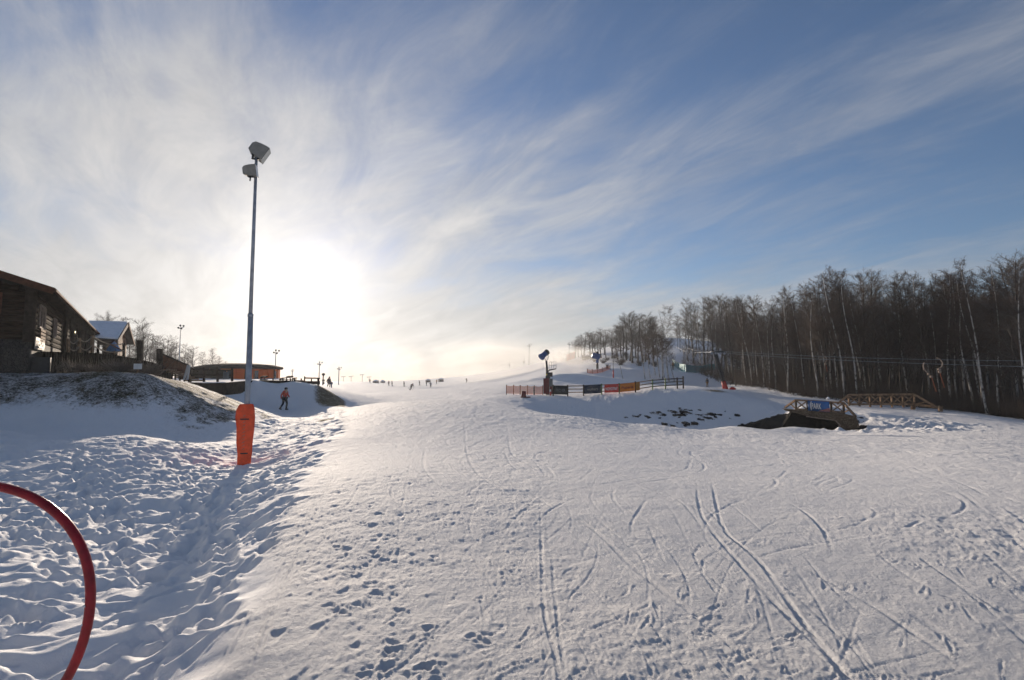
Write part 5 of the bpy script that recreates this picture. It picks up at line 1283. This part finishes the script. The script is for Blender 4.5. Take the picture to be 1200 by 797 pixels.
# ------------------------------------------------------------------ drag lift
M['pyl'] = mat('pylon_grey', (.03,.03,.034), .6, .2, .2, 5)
pyl = thing('lift_pylon', G(849,66), 'leaning dark drag lift pylon with a crossbar and red padded foot', 'lift pylon')
pb_, pt_ = G(849.5,66), W(838,413,66)
lt_ = MB()
for dx in (-.16,.16):
    for dy in (-.16,.16): lt_.tube([pb_+Vector((dx,dy,0)), pt_+Vector((dx*.7,dy*.7,0))], .085, 6)
for k in range(12):
    p = pb_.lerp(pt_, k/12); q = pb_.lerp(pt_, (k+1)/12); s_ = 1 if k % 2 else -1
    lt_.tube([p+Vector((-.14*s_,-.16,0)), q+Vector((.13*s_,-.14,0))], .05, 5); lt_.tube([p+Vector((-.14*s_,.16,0)), q+Vector((.13*s_,.14,0))], .05, 5)
lt_.build('lattice_mast', M['pyl'], pyl)
MB().bar(pt_+Vector((-.55,0,0)), pt_+Vector((1.15,.1,.1)), .2, .22).bar(pt_+Vector((-.4,0,.18)), pt_+Vector((.2,0,.35)), .1).build('crossbar', M['dark'], pyl)
for x in (-.5,.0,.6,1.1): MB().lathe(pt_+Vector((x,-.2,-.14)), [(.12,0),(.15,.04),(.12,.1)], 12, (0,1,0)).build('pulley', M['galv'], pyl)
MB().tube([pb_-UP*.1, pb_.lerp(pt_, .22)], [.36,.27], 10).build('padding', M['redpad'], pyl, True)
MB().lathe(pb_+Vector((.75,-.2,-.05)), [(.02,0),(.42,.02),(.35,.22),(.12,.36),(.01,.38)], 12).build('foot_cushion', M['redpad'], pyl, True)
def cable(p, q, r_=.016, sag=.25):
    return MB().tube([p.lerp(q, k/14)-UP*(sag*math.sin(math.pi*k/14)) for k in range(15)], r_, 6)
cab = thing('haul_cable', pt_, 'pair of thin steel cables running from the lift pylon past the wood', 'cable')
c1 = (pt_+Vector((-.5,-.2,.0)), W(1290,432,36)); c2 = (pt_+Vector((1.1,-.1,.1)), W(1290,424,38))
cable(*c1).build('cable', M['galv'], cab); cable(*c2).build('cable', M['galv'], cab)
cable(pt_+Vector((-.5,-.2,0)), W(790,404,190), .03, 1.0).build('cable', M['galv'], cab); cable(pt_+Vector((1.1,-.1,.1)), W(795,402,190), .03, 1.0).build('cable', M['galv'], cab)
def hanger(pts, D, blob, rod, label):
    t = thing('drag_hanger', W(pts[0][0], pts[0][1], D), label, 'drag hanger'); X_ = lambda p: W(p[0], p[1], D)
    MB().tube([X_(p) for p in pts], .045, 8).build('curved_bar', M['trimw'], t, True)
    for b2 in blob: MB().lathe(X_(b2)-UP*.1, [(.03,0),(.11,.04),(.12,.14),(.04,.22)], 10).build('spring_box', M['trimw'], t, True)
    MB().tube([X_(blob[-1]), X_(rod)], .03, 6).build('pull_rod', mat('rust_rod', (.30,.09,.04), .6), t)
    e = X_(rod); MB().bar(e+Vector((-.14,0,0)), e+Vector((.14,0,-.02)), .05).build('tow_bar', M['dark'], t)
hanger([(1083.5,424.8),(1082,428),(1083,433),(1087,437)], 44.5, [(1088.5,438.5),(1091.5,441.5)], (1097.4,459.5), 'left one of two lift hangers on the cable before the wood')
hanger([(1098,419.5),(1102,421),(1104.6,425),(1104.3,429),(1101,432)], 44, [(1100.5,433),(1101.2,436)], (1107,455), 'right one of two lift hangers on the cable before the wood')
hanger([(966,418),(968.5,419),(969,422),(967.5,425)], 54, [(967.6,426.5)], (969.5,436), 'single small lift hanger before the birches above the near railing')

# ------------------------------------------------------------------ air
import bmesh
_b = bmesh.new(); bmesh.ops.create_cube(_b, size=1); _m = bpy.data.meshes.new('haze'); _b.to_mesh(_m); _b.free()
hz = bpy.data.objects.new('haze', _m); COL.objects.link(hz); hz['kind'] = 'stuff'
hz.scale = (1360, 1360, 52); hz.location = (0, 0, 16)
hm = bpy.data.materials.new('thin_haze'); hm.use_nodes = True; hm.node_tree.nodes.clear(); ht = NT(hm.node_tree)
pvn = ht.node('ShaderNodeVolumePrincipled'); pvn.inputs['Color'].default_value = (.84,.91,1.0,1); pvn.inputs['Density'].default_value = .00035; pvn.inputs['Anisotropy'].default_value = .35
ho = ht.node('ShaderNodeOutputMaterial'); ht.l.new(pvn.outputs[0], ho.inputs['Volume']); _m.materials.append(hm)

def mist(name, c, rad, dens, label, seed):
    b_ = bmesh.new(); bmesh.ops.create_icosphere(b_, subdivisions=3, radius=1); me = bpy.data.meshes.new(name); b_.to_mesh(me); b_.free()
    o = bpy.data.objects.new(name, me); COL.objects.link(o); o.location = c; o.scale = rad; tag(o, label, 'snow mist', kind='stuff')
    m = bpy.data.materials.new(name); m.use_nodes = True; m.node_tree.nodes.clear(); t = NT(m.node_tree)
    v = t.node('ShaderNodeTexCoord').outputs['Object']; ln = t.node('ShaderNodeVectorMath', operation='LENGTH'); t.l.new(v, ln.inputs[0])
    fall = t.ramp(ln.outputs['Value'], (.15, .95, 1, 0)); mp = t.node('ShaderNodeMapping'); t.l.new(v, mp.inputs[0]); mp.inputs['Location'].default_value = (seed, seed*2, 0)
    d = t.math('MULTIPLY', t.math('MULTIPLY', fall, t.ramp(t.noise(mp.outputs[0], 1.6, 5, .6, .8), (.36, .62, 0, 1))), dens)
    p = t.node('ShaderNodeVolumePrincipled'); p.inputs['Color'].default_value = (.97,.96,.95,1); p.inputs['Anisotropy'].default_value = .4; t.l.new(d, p.inputs['Density'])
    oo = t.node('ShaderNodeOutputMaterial'); t.l.new(p.outputs[0], oo.inputs['Volume']); me.materials.append(m)
mist('snow_mist', W(668,419,100), (7.5,4,2.8), .38, 'bright plume of snow spray blown left from the second snow gun', 1.3)
mist('snow_mist', W(590,424,190), (40,22,12), .045, 'pale drifting snow mist over the hill left of the near snow gun', 4.1)
mist('snow_mist', W(468,428,190), (15,9,9), .06, 'small bright cloud of snow mist on the skyline behind the skiers', 7.7)
